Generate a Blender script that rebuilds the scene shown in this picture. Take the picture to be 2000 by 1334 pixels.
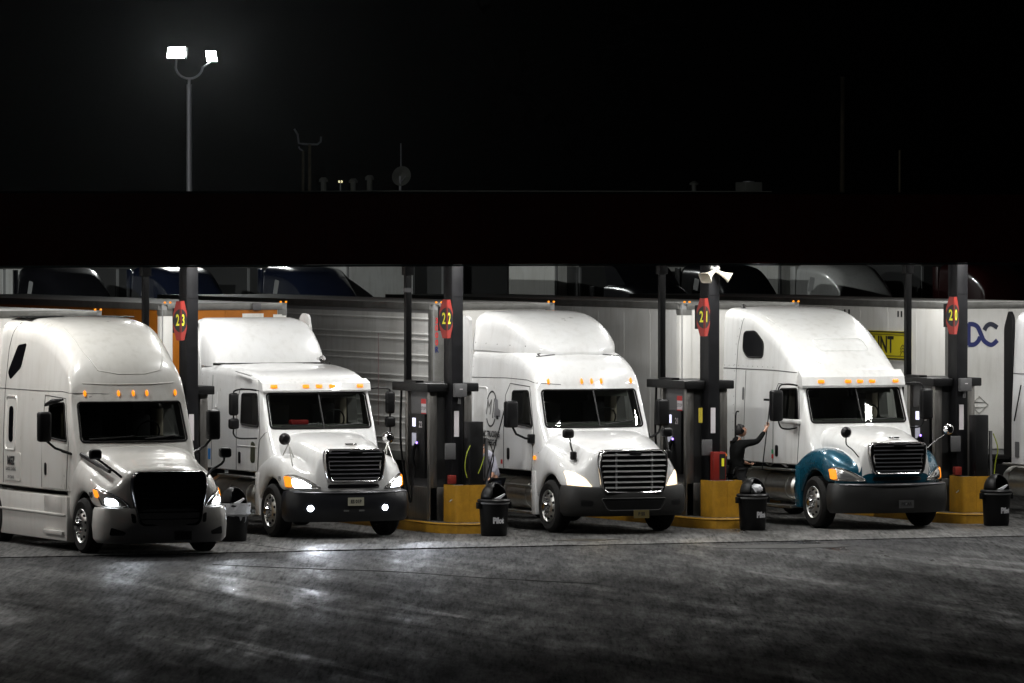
import bpy, bmesh, math, random
from mathutils import Vector, Matrix
from mathutils.bvhtree import BVHTree
for o in list(bpy.data.objects): bpy.data.objects.remove(o)
R = math.radians
sc = bpy.context.scene
COL = sc.collection
random.seed(7)

# ------------------------------------------------------------------ camera
A = R(23.0)
CAM = Vector((-47.88, -115.42, 5.952))
cd = bpy.data.cameras.new('camera')
cam = bpy.data.objects.new('camera', cd); COL.objects.link(cam)
FPX = 13125.0
cd.sensor_width = 36.0; cd.lens = FPX/2000*36
cd.clip_start = 1.0; cd.clip_end = 2000
PITCH = math.atan((667-415)/FPX)
cam.location = CAM
cam.rotation_euler = (R(90)-PITCH, 0, -A)
sc.camera = cam

# ------------------------------------------------------------------ night sky, moon-weak sun, exposure
w = bpy.data.worlds.new('World'); sc.world = w; w.use_nodes = True
wn = w.node_tree.nodes; wl = w.node_tree.links
sky = wn.new('ShaderNodeTexSky'); sky.sky_type = 'NISHITA'; sky.sun_disc = False
sky.sun_elevation = R(-6); sky.sun_rotation = R(200)
wl.new(sky.outputs[0], wn['Background'].inputs[0])
wn['Background'].inputs[1].default_value = 0.006
sc.view_settings.view_transform = 'Standard'; sc.view_settings.look = 'None'
sc.view_settings.exposure = 0.0; sc.view_settings.gamma = 1.0
LIGHT_W = 178.0          # one canopy luminaire

# ------------------------------------------------------------------ materials
MATS = {}
def M(name, col, rough=.5, metal=0.0, coat=0.0, var=0.0, vscale=3.0, bump=0.0, bscale=60.0, emit=None, estr=1.0, dirt=0.0, vstretch=(1,1,1)):
    if name in MATS: return MATS[name]
    m = bpy.data.materials.new(name); m.use_nodes = True
    nt = m.node_tree; b = nt.nodes['Principled BSDF']
    c = (*col, 1) if len(col) == 3 else col
    b.inputs['Base Color'].default_value = c
    b.inputs['Roughness'].default_value = rough; b.inputs['Metallic'].default_value = metal
    if coat: b.inputs['Coat Weight'].default_value = coat; b.inputs['Coat Roughness'].default_value = .035
    if emit: b.inputs['Emission Color'].default_value = (*emit, 1); b.inputs['Emission Strength'].default_value = estr
    if var or dirt or bump:
        tc = nt.nodes.new('ShaderNodeTexCoord'); mp = nt.nodes.new('ShaderNodeMapping')
        mp.inputs['Scale'].default_value = vstretch
        nt.links.new(tc.outputs['Object'], mp.inputs[0])
    if var or dirt:
        n = nt.nodes.new('ShaderNodeTexNoise'); n.inputs['Scale'].default_value = vscale
        n.inputs['Detail'].default_value = 8; n.inputs['Roughness'].default_value = .65
        nt.links.new(mp.outputs[0], n.inputs['Vector'])
        r = nt.nodes.new('ShaderNodeValToRGB')
        r.color_ramp.elements[0].position = .32; r.color_ramp.elements[1].position = .72
        k = 1-var
        r.color_ramp.elements[0].color = (c[0]*k, c[1]*k*.985, c[2]*k*.96, 1)
        r.color_ramp.elements[1].color = (min(1, c[0]*(1+var*.3)), min(1, c[1]*(1+var*.3)), min(1, c[2]*(1+var*.3)), 1)
        nt.links.new(n.outputs['Fac'], r.inputs[0]); out = r.outputs[0]
        if dirt:   # rain-run streaks and road grime with their own shape
            mp2 = nt.nodes.new('ShaderNodeMapping'); mp2.inputs['Scale'].default_value = (5, 5, .55)
            nt.links.new(tc.outputs['Object'], mp2.inputs[0])
            n2 = nt.nodes.new('ShaderNodeTexNoise'); n2.inputs['Scale'].default_value = 1.6; n2.inputs['Detail'].default_value = 10
            nt.links.new(mp2.outputs[0], n2.inputs['Vector'])
            r2 = nt.nodes.new('ShaderNodeValToRGB'); r2.color_ramp.elements[0].position = .5; r2.color_ramp.elements[1].position = .8
            r2.color_ramp.elements[1].color = (dirt, dirt, dirt, 1)
            nt.links.new(n2.outputs['Fac'], r2.inputs[0])
            mx = nt.nodes.new('ShaderNodeMixRGB'); mx.blend_type = 'MIX'
            mx.inputs[2].default_value = (c[0]*.42, c[1]*.39, c[2]*.34, 1)
            nt.links.new(r2.outputs[0], mx.inputs[0]); nt.links.new(out, mx.inputs[1]); out = mx.outputs[0]
        nt.links.new(out, b.inputs['Base Color'])
        mr = nt.nodes.new('ShaderNodeMapRange'); mr.inputs[3].default_value = max(.02, rough*.75); mr.inputs[4].default_value = min(1, rough*1.4)
        nt.links.new(n.outputs['Fac'], mr.inputs[0]); nt.links.new(mr.outputs[0], b.inputs['Roughness'])
    if bump:
        nb = nt.nodes.new('ShaderNodeTexNoise'); nb.inputs['Scale'].default_value = bscale; nb.inputs['Detail'].default_value = 4
        nt.links.new(mp.outputs[0], nb.inputs['Vector'])
        bp = nt.nodes.new('ShaderNodeBump'); bp.inputs['Strength'].default_value = bump; bp.inputs['Distance'].default_value = .02
        nt.links.new(nb.outputs['Fac'], bp.inputs['Height']); nt.links.new(bp.outputs[0], b.inputs['Normal'])
    MATS[name] = m
    return m
def glass_mat(name, tint, rough=.015):
    if name in MATS: return MATS[name]
    m = bpy.data.materials.new(name); m.use_nodes = True; nt = m.node_tree
    nt.nodes.remove(nt.nodes['Principled BSDF'])
    out = nt.nodes['Material Output']
    t = nt.nodes.new('ShaderNodeBsdfTransparent'); t.inputs[0].default_value = (*tint, 1)
    g = nt.nodes.new('ShaderNodeBsdfGlossy'); g.inputs['Roughness'].default_value = rough
    fr = nt.nodes.new('ShaderNodeFresnel'); fr.inputs[0].default_value = 1.5
    mx = nt.nodes.new('ShaderNodeMixShader')
    nt.links.new(fr.outputs[0], mx.inputs[0]); nt.links.new(t.outputs[0], mx.inputs[1]); nt.links.new(g.outputs[0], mx.inputs[2])
    nt.links.new(mx.outputs[0], out.inputs[0]); MATS[name] = m
    return m
cream = M('paint_cream', (.66, .65, .62), .28, coat=.9, var=.06, vscale=1.5, dirt=.24)
white = M('paint_white', (.77, .775, .78), .28, coat=.9, var=.06, vscale=1.5, dirt=.22)
white2 = M('paint_white_worn', (.75, .755, .75), .3, coat=.8, var=.07, vscale=1.5, dirt=.28)
teal = M('paint_teal', (.006, .075, .125), .25, metal=.25, coat=.7, var=.12, vscale=2)
navy = M('paint_navy', (.008, .012, .03), .25, coat=.5)
blackp = M('paint_black', (.006, .006, .008), .25, coat=.4)
maroon = M('paint_maroon', (.03, .004, .004), .3, coat=.4)
plastic = M('black_plastic', (.0045, .0045, .005), .4, var=.3, vscale=6)
greyplastic = M('grey_plastic', (.022, .0215, .021), .5, var=.25, vscale=3, bump=.05)
rubber = M('rubber', (.010, .0095, .009), .8, var=.35, vscale=9, bump=.1)
seam_m = M('panel_gap', (.02, .02, .02), .7)
chrome = M('chrome', (.62, .62, .63), .16, metal=1, var=.1, vscale=8)
slatm = M('bright_slat', (.55, .55, .56), .34, metal=.75, var=.1, vscale=8)
alu = M('aluminium', (.6, .6, .58), .3, metal=1, var=.2, vscale=6)
steel = M('stainless', (.30, .29, .275), .32, metal=.9, var=.3, vscale=5, vstretch=(4, 4, .5))
darksteel = M('dark_chassis', (.006, .006, .006), .6, var=.3)
inter = M('cab_interior', (.06, .058, .054), .8)
dash = M('dashboard', (.14, .135, .12), .7)
seatm = M('seat_fabric', (.02, .02, .022), .9)
glass = glass_mat('window_glass', (.66, .72, .69))
sideglass = glass_mat('side_glass', (.35, .38, .36))
darkglass = M('sleeper_glass', (.004, .004, .005), .05)
amber = M('amber_lamp', (.35, .09, .005), .35, emit=(1, .30, .008), estr=1.25)
amber_dim = M('amber_reflector', (.35, .09, .005), .3, emit=(1, .25, .01), estr=.5)
led = M('headlamp_cool', (.9, .9, .9), .2, emit=(.82, .9, 1), estr=28)
halogen = M('headlamp_warm', (.5, .5, .5), .15, coat=1, emit=(1, .78, .50), estr=2.3)
lampoff = M('headlamp_unlit', (.35, .35, .35), .12, metal=.7, coat=1)
lampside = M('headlamp_reflector', (.62, .60, .56), .15, metal=.6, coat=1)
red = M('red_paint', (.22, .014, .008), .4, var=.15)
redsign = M('sign_red', (.30, .018, .010), .5)
yellow = M('yellow_paint', (.46, .235, .008), .55, var=.35, vscale=5, dirt=.35, bump=.15, bscale=25)
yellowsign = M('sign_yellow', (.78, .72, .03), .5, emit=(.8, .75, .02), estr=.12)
blacksign = M('sign_black', (.006, .006, .006), .5)
greybox = M('grey_box', (.14, .14, .145), .5, metal=.3, var=.2)
paper = M('paper', (.62, .58, .60), .7)
orange = M('trailer_orange', (.42, .135, .008), .4, var=.25, vscale=2, dirt=.25)
trwhite = M('trailer_white', (.76, .755, .73), .42, var=.1, vscale=1, dirt=.3)
trgrey = M('trailer_grey', (.66, .66, .65), .45, var=.15, vscale=1, dirt=.4)
galv = M('rail_aluminium', (.22, .22, .21), .42, metal=.6, var=.3, vscale=4)
printk = M('print_black', (.012, .012, .014), .6)
printb = M('print_blue', (.012, .02, .13), .5)
printr = M('print_red', (.55, .03, .03), .5)
colm = M('column_paint', (.009, .009, .0105), .42, metal=.0, var=.35, vscale=5, bump=.05)
fasc = M('fascia_red', (.50, .034, .02), .35, coat=.4, var=.3, vscale=.5, dirt=.3)
ceil_m = M('canopy_soffit', (.2, .2, .19), .5, var=.1)
binm = M('bin_plastic', (.0045, .0045, .005), .36, var=.3)
bagm = M('bin_bag', (.72, .73, .76), .5, bump=.6, bscale=14)
hosey = M('hose_yellow', (.26, .31, .02), .5)
hoodie_m = M('hoodie', (.006, .0065, .0065), .95, var=.4, vscale=14, bump=.4, bscale=18)
jeans_m = M('jeans', (.02, .026, .045), .9, var=.3, vscale=20)
shirt_m = M('shirt', (.42, .42, .50), .85, var=.1, bump=.3, bscale=14)
skin_m = M('skin', (.50, .27, .18), .5)
hair_m = M('hair', (.006, .005, .005), .6)
screen_m = M('screen', (.5, .5, .5), .3, emit=(.75, .75, 1), estr=1.5)
bluelamp = M('violet_lamp', (.3, .2, .8), .3, emit=(.35, .2, 1), estr=5)
pole_m = M('pole_steel', (.34, .33, .36), .5, metal=.3)
wood_m = M('pole_wood', (.15, .12, .08), .8, var=.4)
bldg_m = M('roof_edge', (.15, .15, .138), .7, var=.2)
dim_m = M('far_dark', (.05, .05, .05), .7)

for n_, v_ in (('column_paint', .22), ('black_plastic', .3), ('bin_plastic', .3), ('grey_plastic', .35), ('rubber', .25), ('dark_chassis', .2), ('grey_box', .3), ('hoodie', .1)):
    MATS[n_].node_tree.nodes['Principled BSDF'].inputs['Specular IOR Level'].default_value = v_
# ------------------------------------------------------------------ mesh helpers
def obj(name, bm, mat, parent=None, smooth=True, ang=40, loc=None):
    if isinstance(bm, bpy.types.Mesh): me = bm
    else:
        me = bpy.data.meshes.new(name); bm.normal_update(); bm.to_mesh(me); bm.free()
    for m in (mat if isinstance(mat, (list, tuple)) else [mat]):
        me.materials.append(m)
    if smooth:
        me.polygons.foreach_set('use_smooth', [True]*len(me.polygons)); me.set_sharp_from_angle(angle=R(ang))
    o = bpy.data.objects.new(name, me); COL.objects.link(o)
    if parent: o.parent = parent
    if loc: o.location = loc
    return o
def tag(o, label, cat, group=None, kind=None):
    if label: o['label'] = label
    if cat: o['category'] = cat
    if group: o['group'] = group
    if kind: o['kind'] = kind
    return o
def thing(name, label, cat, loc=(0,0,0), rz=0, group=None):
    o = bpy.data.objects.new(name, None); COL.objects.link(o)
    o.location = loc; o.rotation_euler = (0,0,rz); o.empty_display_size = .3
    return tag(o, label, cat, group)
def box(bm, x0, x1, y0, y1, z0, z1, bev=0, seg=2):
    r = bmesh.ops.create_cube(bm, size=1)
    for v in r['verts']:
        v.co = Vector(((x0+x1)/2+v.co.x*(x1-x0), (y0+y1)/2+v.co.y*(y1-y0), (z0+z1)/2+v.co.z*(z1-z0)))
    if bev:
        es = list({e for v in r['verts'] for e in v.link_edges})
        bmesh.ops.bevel(bm, geom=es, offset=bev, segments=seg, profile=.5, affect='EDGES')
    return bm
def bx(*a, **k): return box(bmesh.new(), *a, **k)
def frame_of(d):
    d = d.normalized(); u = Vector((0,0,1)) if abs(d.z) < .9 else Vector((1,0,0))
    a = d.cross(u).normalized(); return a, d.cross(a).normalized()
def tube(bm, pts, r, n=8, closed=False, cap=True):
    pts = [Vector(p) for p in pts]; rings = []; N = len(pts)
    for i, p in enumerate(pts):
        if closed: d = pts[(i+1) % N]-pts[i-1]
        else: d = pts[min(i+1, N-1)]-pts[max(i-1, 0)]
        a, b = frame_of(d)
        if rings and False: pass
        rr = r[i] if isinstance(r, (list, tuple)) else r
        if i and pa is not None:
            a = (pa-d.normalized()*pa.dot(d.normalized())).normalized(); b = d.normalized().cross(a)
        pa = a
        rings.append([bm.verts.new(p+(a*math.cos(t)+b*math.sin(t))*rr) for t in [2*math.pi*k/n for k in range(n)]])
    for i in range(N if closed else N-1):
        A_, B_ = rings[i], rings[(i+1) % N]
        for k in range(n): bm.faces.new((A_[k], A_[(k+1) % n], B_[(k+1) % n], B_[k]))
    if cap and not closed:
        bm.faces.new(rings[0][::-1]); bm.faces.new(rings[-1])
    bmesh.ops.recalc_face_normals(bm, faces=bm.faces)
    return bm
def tb(*a, **k): return tube(bmesh.new(), *a, **k)
def lathe(bm, prof, c=(0,0,0), axis='z', n=24, cap=True):
    c = Vector(c); rings = []
    for r_, h in prof:
        ring = []
        for k in range(n):
            t = 2*math.pi*k/n; u, v = r_*math.cos(t), r_*math.sin(t)
            p = {'z': (u, v, h), 'x': (h, u, v), 'y': (u, h, v)}[axis]
            ring.append(bm.verts.new(c+Vector(p)))
        rings.append(ring)
    for A_, B_ in zip(rings, rings[1:]):
        for k in range(n): bm.faces.new((A_[k], A_[(k+1) % n], B_[(k+1) % n], B_[k]))
    if cap: bm.faces.new(rings[0][::-1]); bm.faces.new(rings[-1])
    bmesh.ops.recalc_face_normals(bm, faces=bm.faces)
    return bm
def prism(bm, pts, axis, a0, a1):
    """2D polygon extruded along axis: 'x'->(y,z), 'y'->(x,z), 'z'->(x,y)"""
    f = {'x': lambda u, v, h: (h, u, v), 'y': lambda u, v, h: (u, h, v), 'z': lambda u, v, h: (u, v, h)}[axis]
    A_ = [bm.verts.new(f(u, v, a0)) for u, v in pts]; B_ = [bm.verts.new(f(u, v, a1)) for u, v in pts]
    n = len(pts)
    bm.faces.new(A_); bm.faces.new(B_[::-1])
    for k in range(n): bm.faces.new((A_[k], B_[k], B_[(k+1) % n], A_[(k+1) % n]))
    bmesh.ops.recalc_face_normals(bm, faces=bm.faces)
    return bm
def rpoly(pts, r, n=4):
    out = []; N = len(pts)
    for i in range(N):
        p = Vector(pts[i]); a = Vector(pts[i-1])-p; b = Vector(pts[(i+1) % N])-p
        rr = r[i] if isinstance(r, (list, tuple)) else r
        ra = min(rr, a.length*.48); rb = min(rr, b.length*.48)
        p0 = p+a.normalized()*ra; p1 = p+b.normalized()*rb
        for k in range(n+1):
            t = k/n; q = p0*(1-t)**2+p*2*t*(1-t)+p1*t*t; out.append((q.x, q.y))
    return out
def dense(pts, step=.06, closed=True):
    out = []; N = len(pts)
    for i in range(N if closed else N-1):
        a = Vector(pts[i]); b = Vector(pts[(i+1) % N]); k = max(1, int((b-a).length/step))
        for j in range(k): q = a.lerp(b, j/k); out.append(tuple(q))
    if not closed: out.append(tuple(pts[-1]))
    return out
RAY = {'front': (lambda u, v: (u, -6, v), Vector((0,1,0))), 'left': (lambda u, v: (-6, u, v), Vector((1,0,0))),
       'right': (lambda u, v: (6, u, v), Vector((-1,0,0))), 'top': (lambda u, v: (u, v, 9), Vector((0,0,-1)))}
def hit(bvh, axis, u, v):
    f, d = RAY[axis]; o_ = Vector(f(u, v)); p, n, i, dist = bvh.ray_cast(o_, d)
    if p is None:
        q = Vector(f(u, v)); q = q+d*5.2
        p, n, i, dist = bvh.find_nearest(q)
    if n.dot(d) > 0: n = -n
    return p, n
def patch(name, outline, bvh, axis, mat, parent, off=.005, skirt=.02, rings=6, bulge=0.0, step=.06):
    """a panel laid on a curved body: outline in the plane seen along axis, each vertex set on the body surface"""
    ol = dense(outline, step); c = sum((Vector(p) for p in ol), Vector((0,0)))/len(ol)
    bm = bmesh.new(); rows = []
    if skirt:
        rows.append([bm.verts.new((lambda h: h[0]-h[1]*skirt)(hit(bvh, axis, *p))) for p in ol])
    for k in range(rings):
        s = 1-k/rings; row = []
        for p in ol:
            q = c+(Vector(p)-c)*s; h = hit(bvh, axis, q.x, q.y)
            row.append(bm.verts.new(h[0]+h[1]*(off+bulge*(1-s*s))))
        rows.append(row)
    h = hit(bvh, axis, c.x, c.y); cv = bm.verts.new(h[0]+h[1]*(off+bulge))
    n = len(ol)
    for A_, B_ in zip(rows, rows[1:]):
        for k in range(n): bm.faces.new((A_[k], A_[(k+1) % n], B_[(k+1) % n], B_[k]))
    for k in range(n): bm.faces.new((rows[-1][k], rows[-1][(k+1) % n], cv))
    bmesh.ops.recalc_face_normals(bm, faces=bm.faces)
    f, d = RAY[axis]
    bm.normal_update()
    if sum(fc.normal.dot(d)*fc.calc_area() for fc in bm.faces) > 0: bmesh.ops.reverse_faces(bm, faces=bm.faces)
    return obj(name, bm, mat, parent, ang=50)
def seam(name, pts, bvh, axis, r, mat, parent, closed=False, off=0.0, step=.05, n=6):
    pl = dense(pts, step, closed); P_ = []
    for p in pl:
        h = hit(bvh, axis, *p); P_.append(h[0]+h[1]*off)
    return obj(name, tb(P_, r, n=n, closed=closed), mat, parent)
def text_mesh(body, size=1, bold=0, sx=1, shear=0):
    cu = bpy.data.curves.new('lettering', 'FONT'); cu.body = body; cu.size = size; cu.offset = bold; cu.shear = shear
    cu.align_x = 'CENTER'; cu.align_y = 'CENTER'; cu.resolution_u = 3
    o = bpy.data.objects.new('lettering', cu); COL.objects.link(o)
    dg = bpy.context.evaluated_depsgraph_get(); me = bpy.data.meshes.new_from_object(o.evaluated_get(dg))
    bpy.data.objects.remove(o)
    for v in me.vertices: v.co.x *= sx
    return me
def text_on(name, body, size, pos, axis, mat, parent, bvh=None, flat=None, bold=0, sx=1, off=.006, flip=1, shear=0):
    """letters set on a body (bvh) or on a flat face at coordinate `flat`; pos = centre in the face's plane"""
    me = text_mesh(body, size, bold, sx, shear)
    bm = bmesh.new(); bm.from_mesh(me); bpy.data.meshes.remove(me)
    bmesh.ops.triangulate(bm, faces=bm.faces)
    for v in bm.verts:
        u0, v0 = v.co.x, v.co.y
        if axis == 'left': u, vv = pos[0]-u0, pos[1]+v0
        elif axis == 'right': u, vv = pos[0]+u0, pos[1]+v0
        else: u, vv = pos[0]+u0, pos[1]+v0
        if bvh: h = hit(bvh, axis, u, vv); v.co = h[0]+h[1]*off
        else: v.co = {'left': (flat-off, u, vv), 'right': (flat+off, u, vv), 'front': (u, flat-off, vv)}[axis]
    bmesh.ops.recalc_face_normals(bm, faces=bm.faces)
    return obj(name, bm, mat, parent, smooth=False)
def bvh_of(me): return BVHTree.FromPolygons([v.co.copy() for v in me.vertices], [tuple(p.vertices) for p in me.polygons])
def bake(o):
    dg = bpy.context.evaluated_depsgraph_get(); me = bpy.data.meshes.new_from_object(o.evaluated_get(dg))
    o.modifiers.clear(); o.data = me; return o
def cat(P, t):
    """Catmull-Rom through list of tuples, t in 0..len-1"""
    i = min(int(t), len(P)-2); f = t-i
    p0, p1, p2, p3 = P[max(i-1, 0)], P[i], P[i+1], P[min(i+2, len(P)-1)]
    return tuple(.5*((2*b)+(-a+c)*f+(2*a-5*b+4*c-d)*f*f+(-a+3*b-3*c+d)*f**3) for a, b, c, d in zip(p0, p1, p2, p3))
def poly3(P, n):
    return [Vector(cat(P, t*(len(P)-1)/n)) for t in range(n+1)]
def copy_tree(o, parent=None):
    c = o.copy(); COL.objects.link(c); c.parent = parent
    for ch in o.children: copy_tree(ch, c)
    return c
# ------------------------------------------------------------------ ground
P = 5.252                      # island pitch
def ground_mat(name, lo, hi, grain=1.0, r0=.85, r1=.4, spec=.42):
    """worn paving: mottles, long pale streaks along the lanes, coarse aggregate grain"""
    m = bpy.data.materials.new(name); m.use_nodes = True; nt = m.node_tree; b = nt.nodes['Principled BSDF']
    geo = nt.nodes.new('ShaderNodeNewGeometry')
    def noise(scale, sv=(1,1,1), det=6, rough=.6, dist=0, rot=A):
        mr_ = nt.nodes.new('ShaderNodeMapping'); mr_.inputs['Rotation'].default_value = (0, 0, rot)
        mp = nt.nodes.new('ShaderNodeMapping'); mp.inputs['Scale'].default_value = sv
        nt.links.new(geo.outputs['Position'], mr_.inputs[0]); nt.links.new(mr_.outputs[0], mp.inputs[0])
        n = nt.nodes.new('ShaderNodeTexNoise'); n.inputs['Scale'].default_value = scale; n.inputs['Detail'].default_value = det
        n.inputs['Roughness'].default_value = rough; n.inputs['Distortion'].default_value = dist
        nt.links.new(mp.outputs[0], n.inputs['Vector']); return n
    def ramp(src, p0, p1, c0, c1):
        r = nt.nodes.new('ShaderNodeValToRGB'); r.color_ramp.elements[0].position = p0; r.color_ramp.elements[1].position = p1
        r.color_ramp.elements[0].color = (*c0, 1) if len(c0) == 3 else c0; r.color_ramp.elements[1].color = (*c1, 1) if len(c1) == 3 else c1
        nt.links.new(src, r.inputs[0]); return r.outputs[0]
    def mul(a_, b_, f=1.0):
        mx = nt.nodes.new('ShaderNodeMixRGB'); mx.blend_type = 'MULTIPLY'; mx.inputs[0].default_value = f
        nt.links.new(a_, mx.inputs[1]); nt.links.new(b_, mx.inputs[2]); return mx.outputs[0]
    big = noise(.22, (1, .28, 1), 6, .6, .8); mid = noise(2.6, (1, .12, 1), 6, .7, .3); fine = noise(17, (1, .05, 1), 4, .75)
    streak = noise(.55, (1, .10, 1), 6, .65, 1.2, rot=R(4))  # long lighter and darker streaks along the lanes
    c = ramp(big.outputs[0], .32, .68, lo, hi)
    c = mul(c, ramp(mid.outputs[0], .3, .72, (.55, .55, .57), (1.5, 1.5, 1.5)))
    c = mul(c, ramp(streak.outputs[0], .38, .66, (.7, .7, .7), (1.35, 1.34, 1.32)))
    c = mul(c, ramp(fine.outputs[0], .28, .74, (.22, .22, .22), (2.1, 2.1, 2.15)), grain)
    nt.links.new(c, b.inputs['Base Color'])
    mr = nt.nodes.new('ShaderNodeMapRange'); mr.inputs[1].default_value = .35; mr.inputs[2].default_value = .66; mr.inputs[3].default_value = r0; mr.inputs[4].default_value = r1
    av = nt.nodes.new('ShaderNodeMath'); av.operation = 'MULTIPLY_ADD'; av.inputs[1].default_value = .5
    hv = nt.nodes.new('ShaderNodeMath'); hv.operation = 'MULTIPLY'; hv.inputs[1].default_value = .5
    nt.links.new(mid.outputs[0], hv.inputs[0]); nt.links.new(streak.outputs[0], av.inputs[0]); nt.links.new(hv.outputs[0], av.inputs[2])
    nt.links.new(av.outputs[0], mr.inputs[0]); nt.links.new(mr.outputs[0], b.inputs['Roughness'])
    low_rough = noise(.30, (1, .09, 1), 4, .6, 1.0, rot=R(6))     # a few long streaks of lower roughness
    wf = nt.nodes.new('ShaderNodeMapRange'); wf.inputs[1].default_value = .56; wf.inputs[2].default_value = .70; wf.inputs[3].default_value = 0; wf.inputs[4].default_value = -.27
    nt.links.new(low_rough.outputs[0], wf.inputs[0])
    ra = nt.nodes.new('ShaderNodeMath'); ra.operation = 'ADD'; nt.links.new(mr.outputs[0], ra.inputs[0]); nt.links.new(wf.outputs[0], ra.inputs[1])
    nt.links.new(ra.outputs[0], b.inputs['Roughness'])
    sp = nt.nodes.new('ShaderNodeMapRange'); sp.inputs[1].default_value = .33; sp.inputs[2].default_value = .70; sp.inputs[3].default_value = spec*.12; sp.inputs[4].default_value = spec*2.3
    nt.links.new(fine.outputs[0], sp.inputs[0]); nt.links.new(sp.outputs[0], b.inputs['Specular IOR Level'])
    bp = nt.nodes.new('ShaderNodeBump'); bp.inputs['Strength'].default_value = .6; bp.inputs['Distance'].default_value = .01
    nt.links.new(fine.outputs[0], bp.inputs['Height'])
    bp2 = nt.nodes.new('ShaderNodeBump'); bp2.inputs['Strength'].default_value = .3; bp2.inputs['Distance'].default_value = .03
    nt.links.new(mid.outputs[0], bp2.inputs['Height']); nt.links.new(bp.outputs[0], bp2.inputs['Normal'])
    nt.links.new(bp2.outputs[0], b.inputs['Normal'])
    return m
asphalt = ground_mat('asphalt', (.006, .006, .0068), (.017, .0168, .019), r0=.80, r1=.36, spec=.11)
concrete = ground_mat('concrete', (.034, .034, .032), (.098, .096, .091), grain=.85, r0=.75, r1=.45, spec=.22)
patchm = M('asphalt_patch', (.05, .049, .048), .7, var=.4, vscale=4, bump=.4, bscale=40)
crack_m = M('tar_joint', (.012, .012, .012), .6)
g = bx(-900, 900, -260, 1500, -1, 0)
tag(obj('ground', g, asphalt, smooth=False), None, None, kind='structure')
pv = bpy.data.objects.new('forecourt_pavement', None); COL.objects.link(pv); tag(pv, None, None, kind='structure')
xs = [-15.8, -10.6, -5.25, 0.05, 5.3, 10.5, 15.8, 21]
ys = [-5.5, .4, 6.3, 12.2, 18.1]
for i in range(len(xs)-1):
    for j in range(len(ys)-1):
        j0 = random.uniform(-.03, .03)
        obj('slab', bx(xs[i]+.012, xs[i+1]-.012, ys[j]+.012+(j0 if j == 0 else 0), ys[j+1]-.012, -.05, .016+random.uniform(-.003, .003)), concrete, pv, smooth=False)
# repaired cut in the asphalt, kerb-side drain cover
def blob(pts, z0, z1): return prism(bmesh.new(), pts, 'z', z0, z1)
def ragged(cx, cy, a, b, n=18, j=.2):
    return [(cx+a*math.cos(t)*(1+random.uniform(-j, j)), cy+b*math.sin(t)*(1+random.uniform(-j, j))) for t in [2*math.pi*k/n for k in range(n)]]
tag(obj('asphalt_patch', blob(ragged(3.4, -7.2, 1.3, .7), -.02, .006), patchm, smooth=False), None, None, kind='structure')
tag(obj('oil_stain', blob(ragged(.95, -3.9, .55, .35, j=.3), .0, .0205), M('oil', (.018, .016, .012), .35), smooth=False), None, None, kind='structure')
tj = tb(poly3([(-8.2, -9.0, -.001), (-7.4, -10.6, -.001), (-6.2, -12.4, -.001), (-5.6, -14.6, -.001), (-4.6, -17.0, -.001)], 30), .013, n=6)
tag(obj('tar_joint', tj, crack_m), None, None, kind='structure')

# ------------------------------------------------------------------ canopy
Z0, Z1 = 5.034, 6.282
ZS = Z0+.80                  # soffit, recessed behind the fascia
FY = -5.6; BY = 15.0; XL, XR = -16.5, 21.5
ca = thing('fuel_canopy', 'long flat canopy over the truck lanes with dark red fascia', 'canopy', (0, 0, 0))
obj('soffit', bx(XL+.05, XR-.05, FY+.08, BY-.06, ZS+.12, ZS+.2), ceil_m, ca, smooth=False)
obj('roof_deck', bx(XL+.05, XR-.05, FY+.08, BY-.06, Z1-.17, Z1-.05), darksteel, ca, smooth=False)
# fascia sheets, slightly buckled
nx = 13
for k in range(nx):
    x0 = XL+(XR-XL)*k/nx; x1 = XL+(XR-XL)*(k+1)/nx
    bm = bmesh.new(); G = 10
    V = [[bm.verts.new((x0+(x1-x0)*i/G+(0.003 if i == 0 else -.003 if i == G else 0), FY+.012*math.sin(i*1.1+k*2.1)*math.sin(j*.8+k)*(0 < j < 6), Z0+(Z1-Z0)*j/6)) for j in range(7)] for i in range(G+1)]
    for i in range(G):
        for j in range(6): bm.faces.new((V[i][j], V[i+1][j], V[i+1][j+1], V[i][j+1]))
    r = bmesh.ops.extrude_face_region(bm, geom=bm.faces[:])
    for v in r['geom']:
        if isinstance(v, bmesh.types.BMVert): v.co.y += .05
    bmesh.ops.recalc_face_normals(bm, faces=bm.faces)
    obj('fascia_panel', bm, fasc, ca)
obj('fascia_light_block', bx(XL+.03, XR-.03, FY+.058, FY+.075, Z0+.002, Z1-.003), darksteel, ca, smooth=False)  # unseen board, added to stop lamp light leaking between fascia sheets
for y in (BY,): obj('rear_fascia', bx(XL, XR, y-.05, y, Z0, Z1), fasc, ca, smooth=False)
for x in (XL, XR): obj('end_fascia', bx(x-.025, x+.025, FY+.06, BY-.06, Z0, Z1), fasc, ca, smooth=False)
obj('edge_trim', bx(XL, XR, FY-.03, FY+.05, Z1, Z1+.04), M('edge_trim', (.05, .045, .045), .35, metal=.6), ca, smooth=False)
obj('drip_edge', bx(XL, XR, FY-.01, FY+.07, Z0-.035, Z0-.002), M('drip_edge', (.30, .30, .29), .4), ca, smooth=False)
for k in range(-3, 5):
    if k in (-3,): continue
    obj('beam', bx(k*P-.1, k*P+.16, FY+.1, BY-.1, ZS-.0, ZS+.119), M('beam', (.4, .4, .4), .5), ca, smooth=False)

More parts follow.
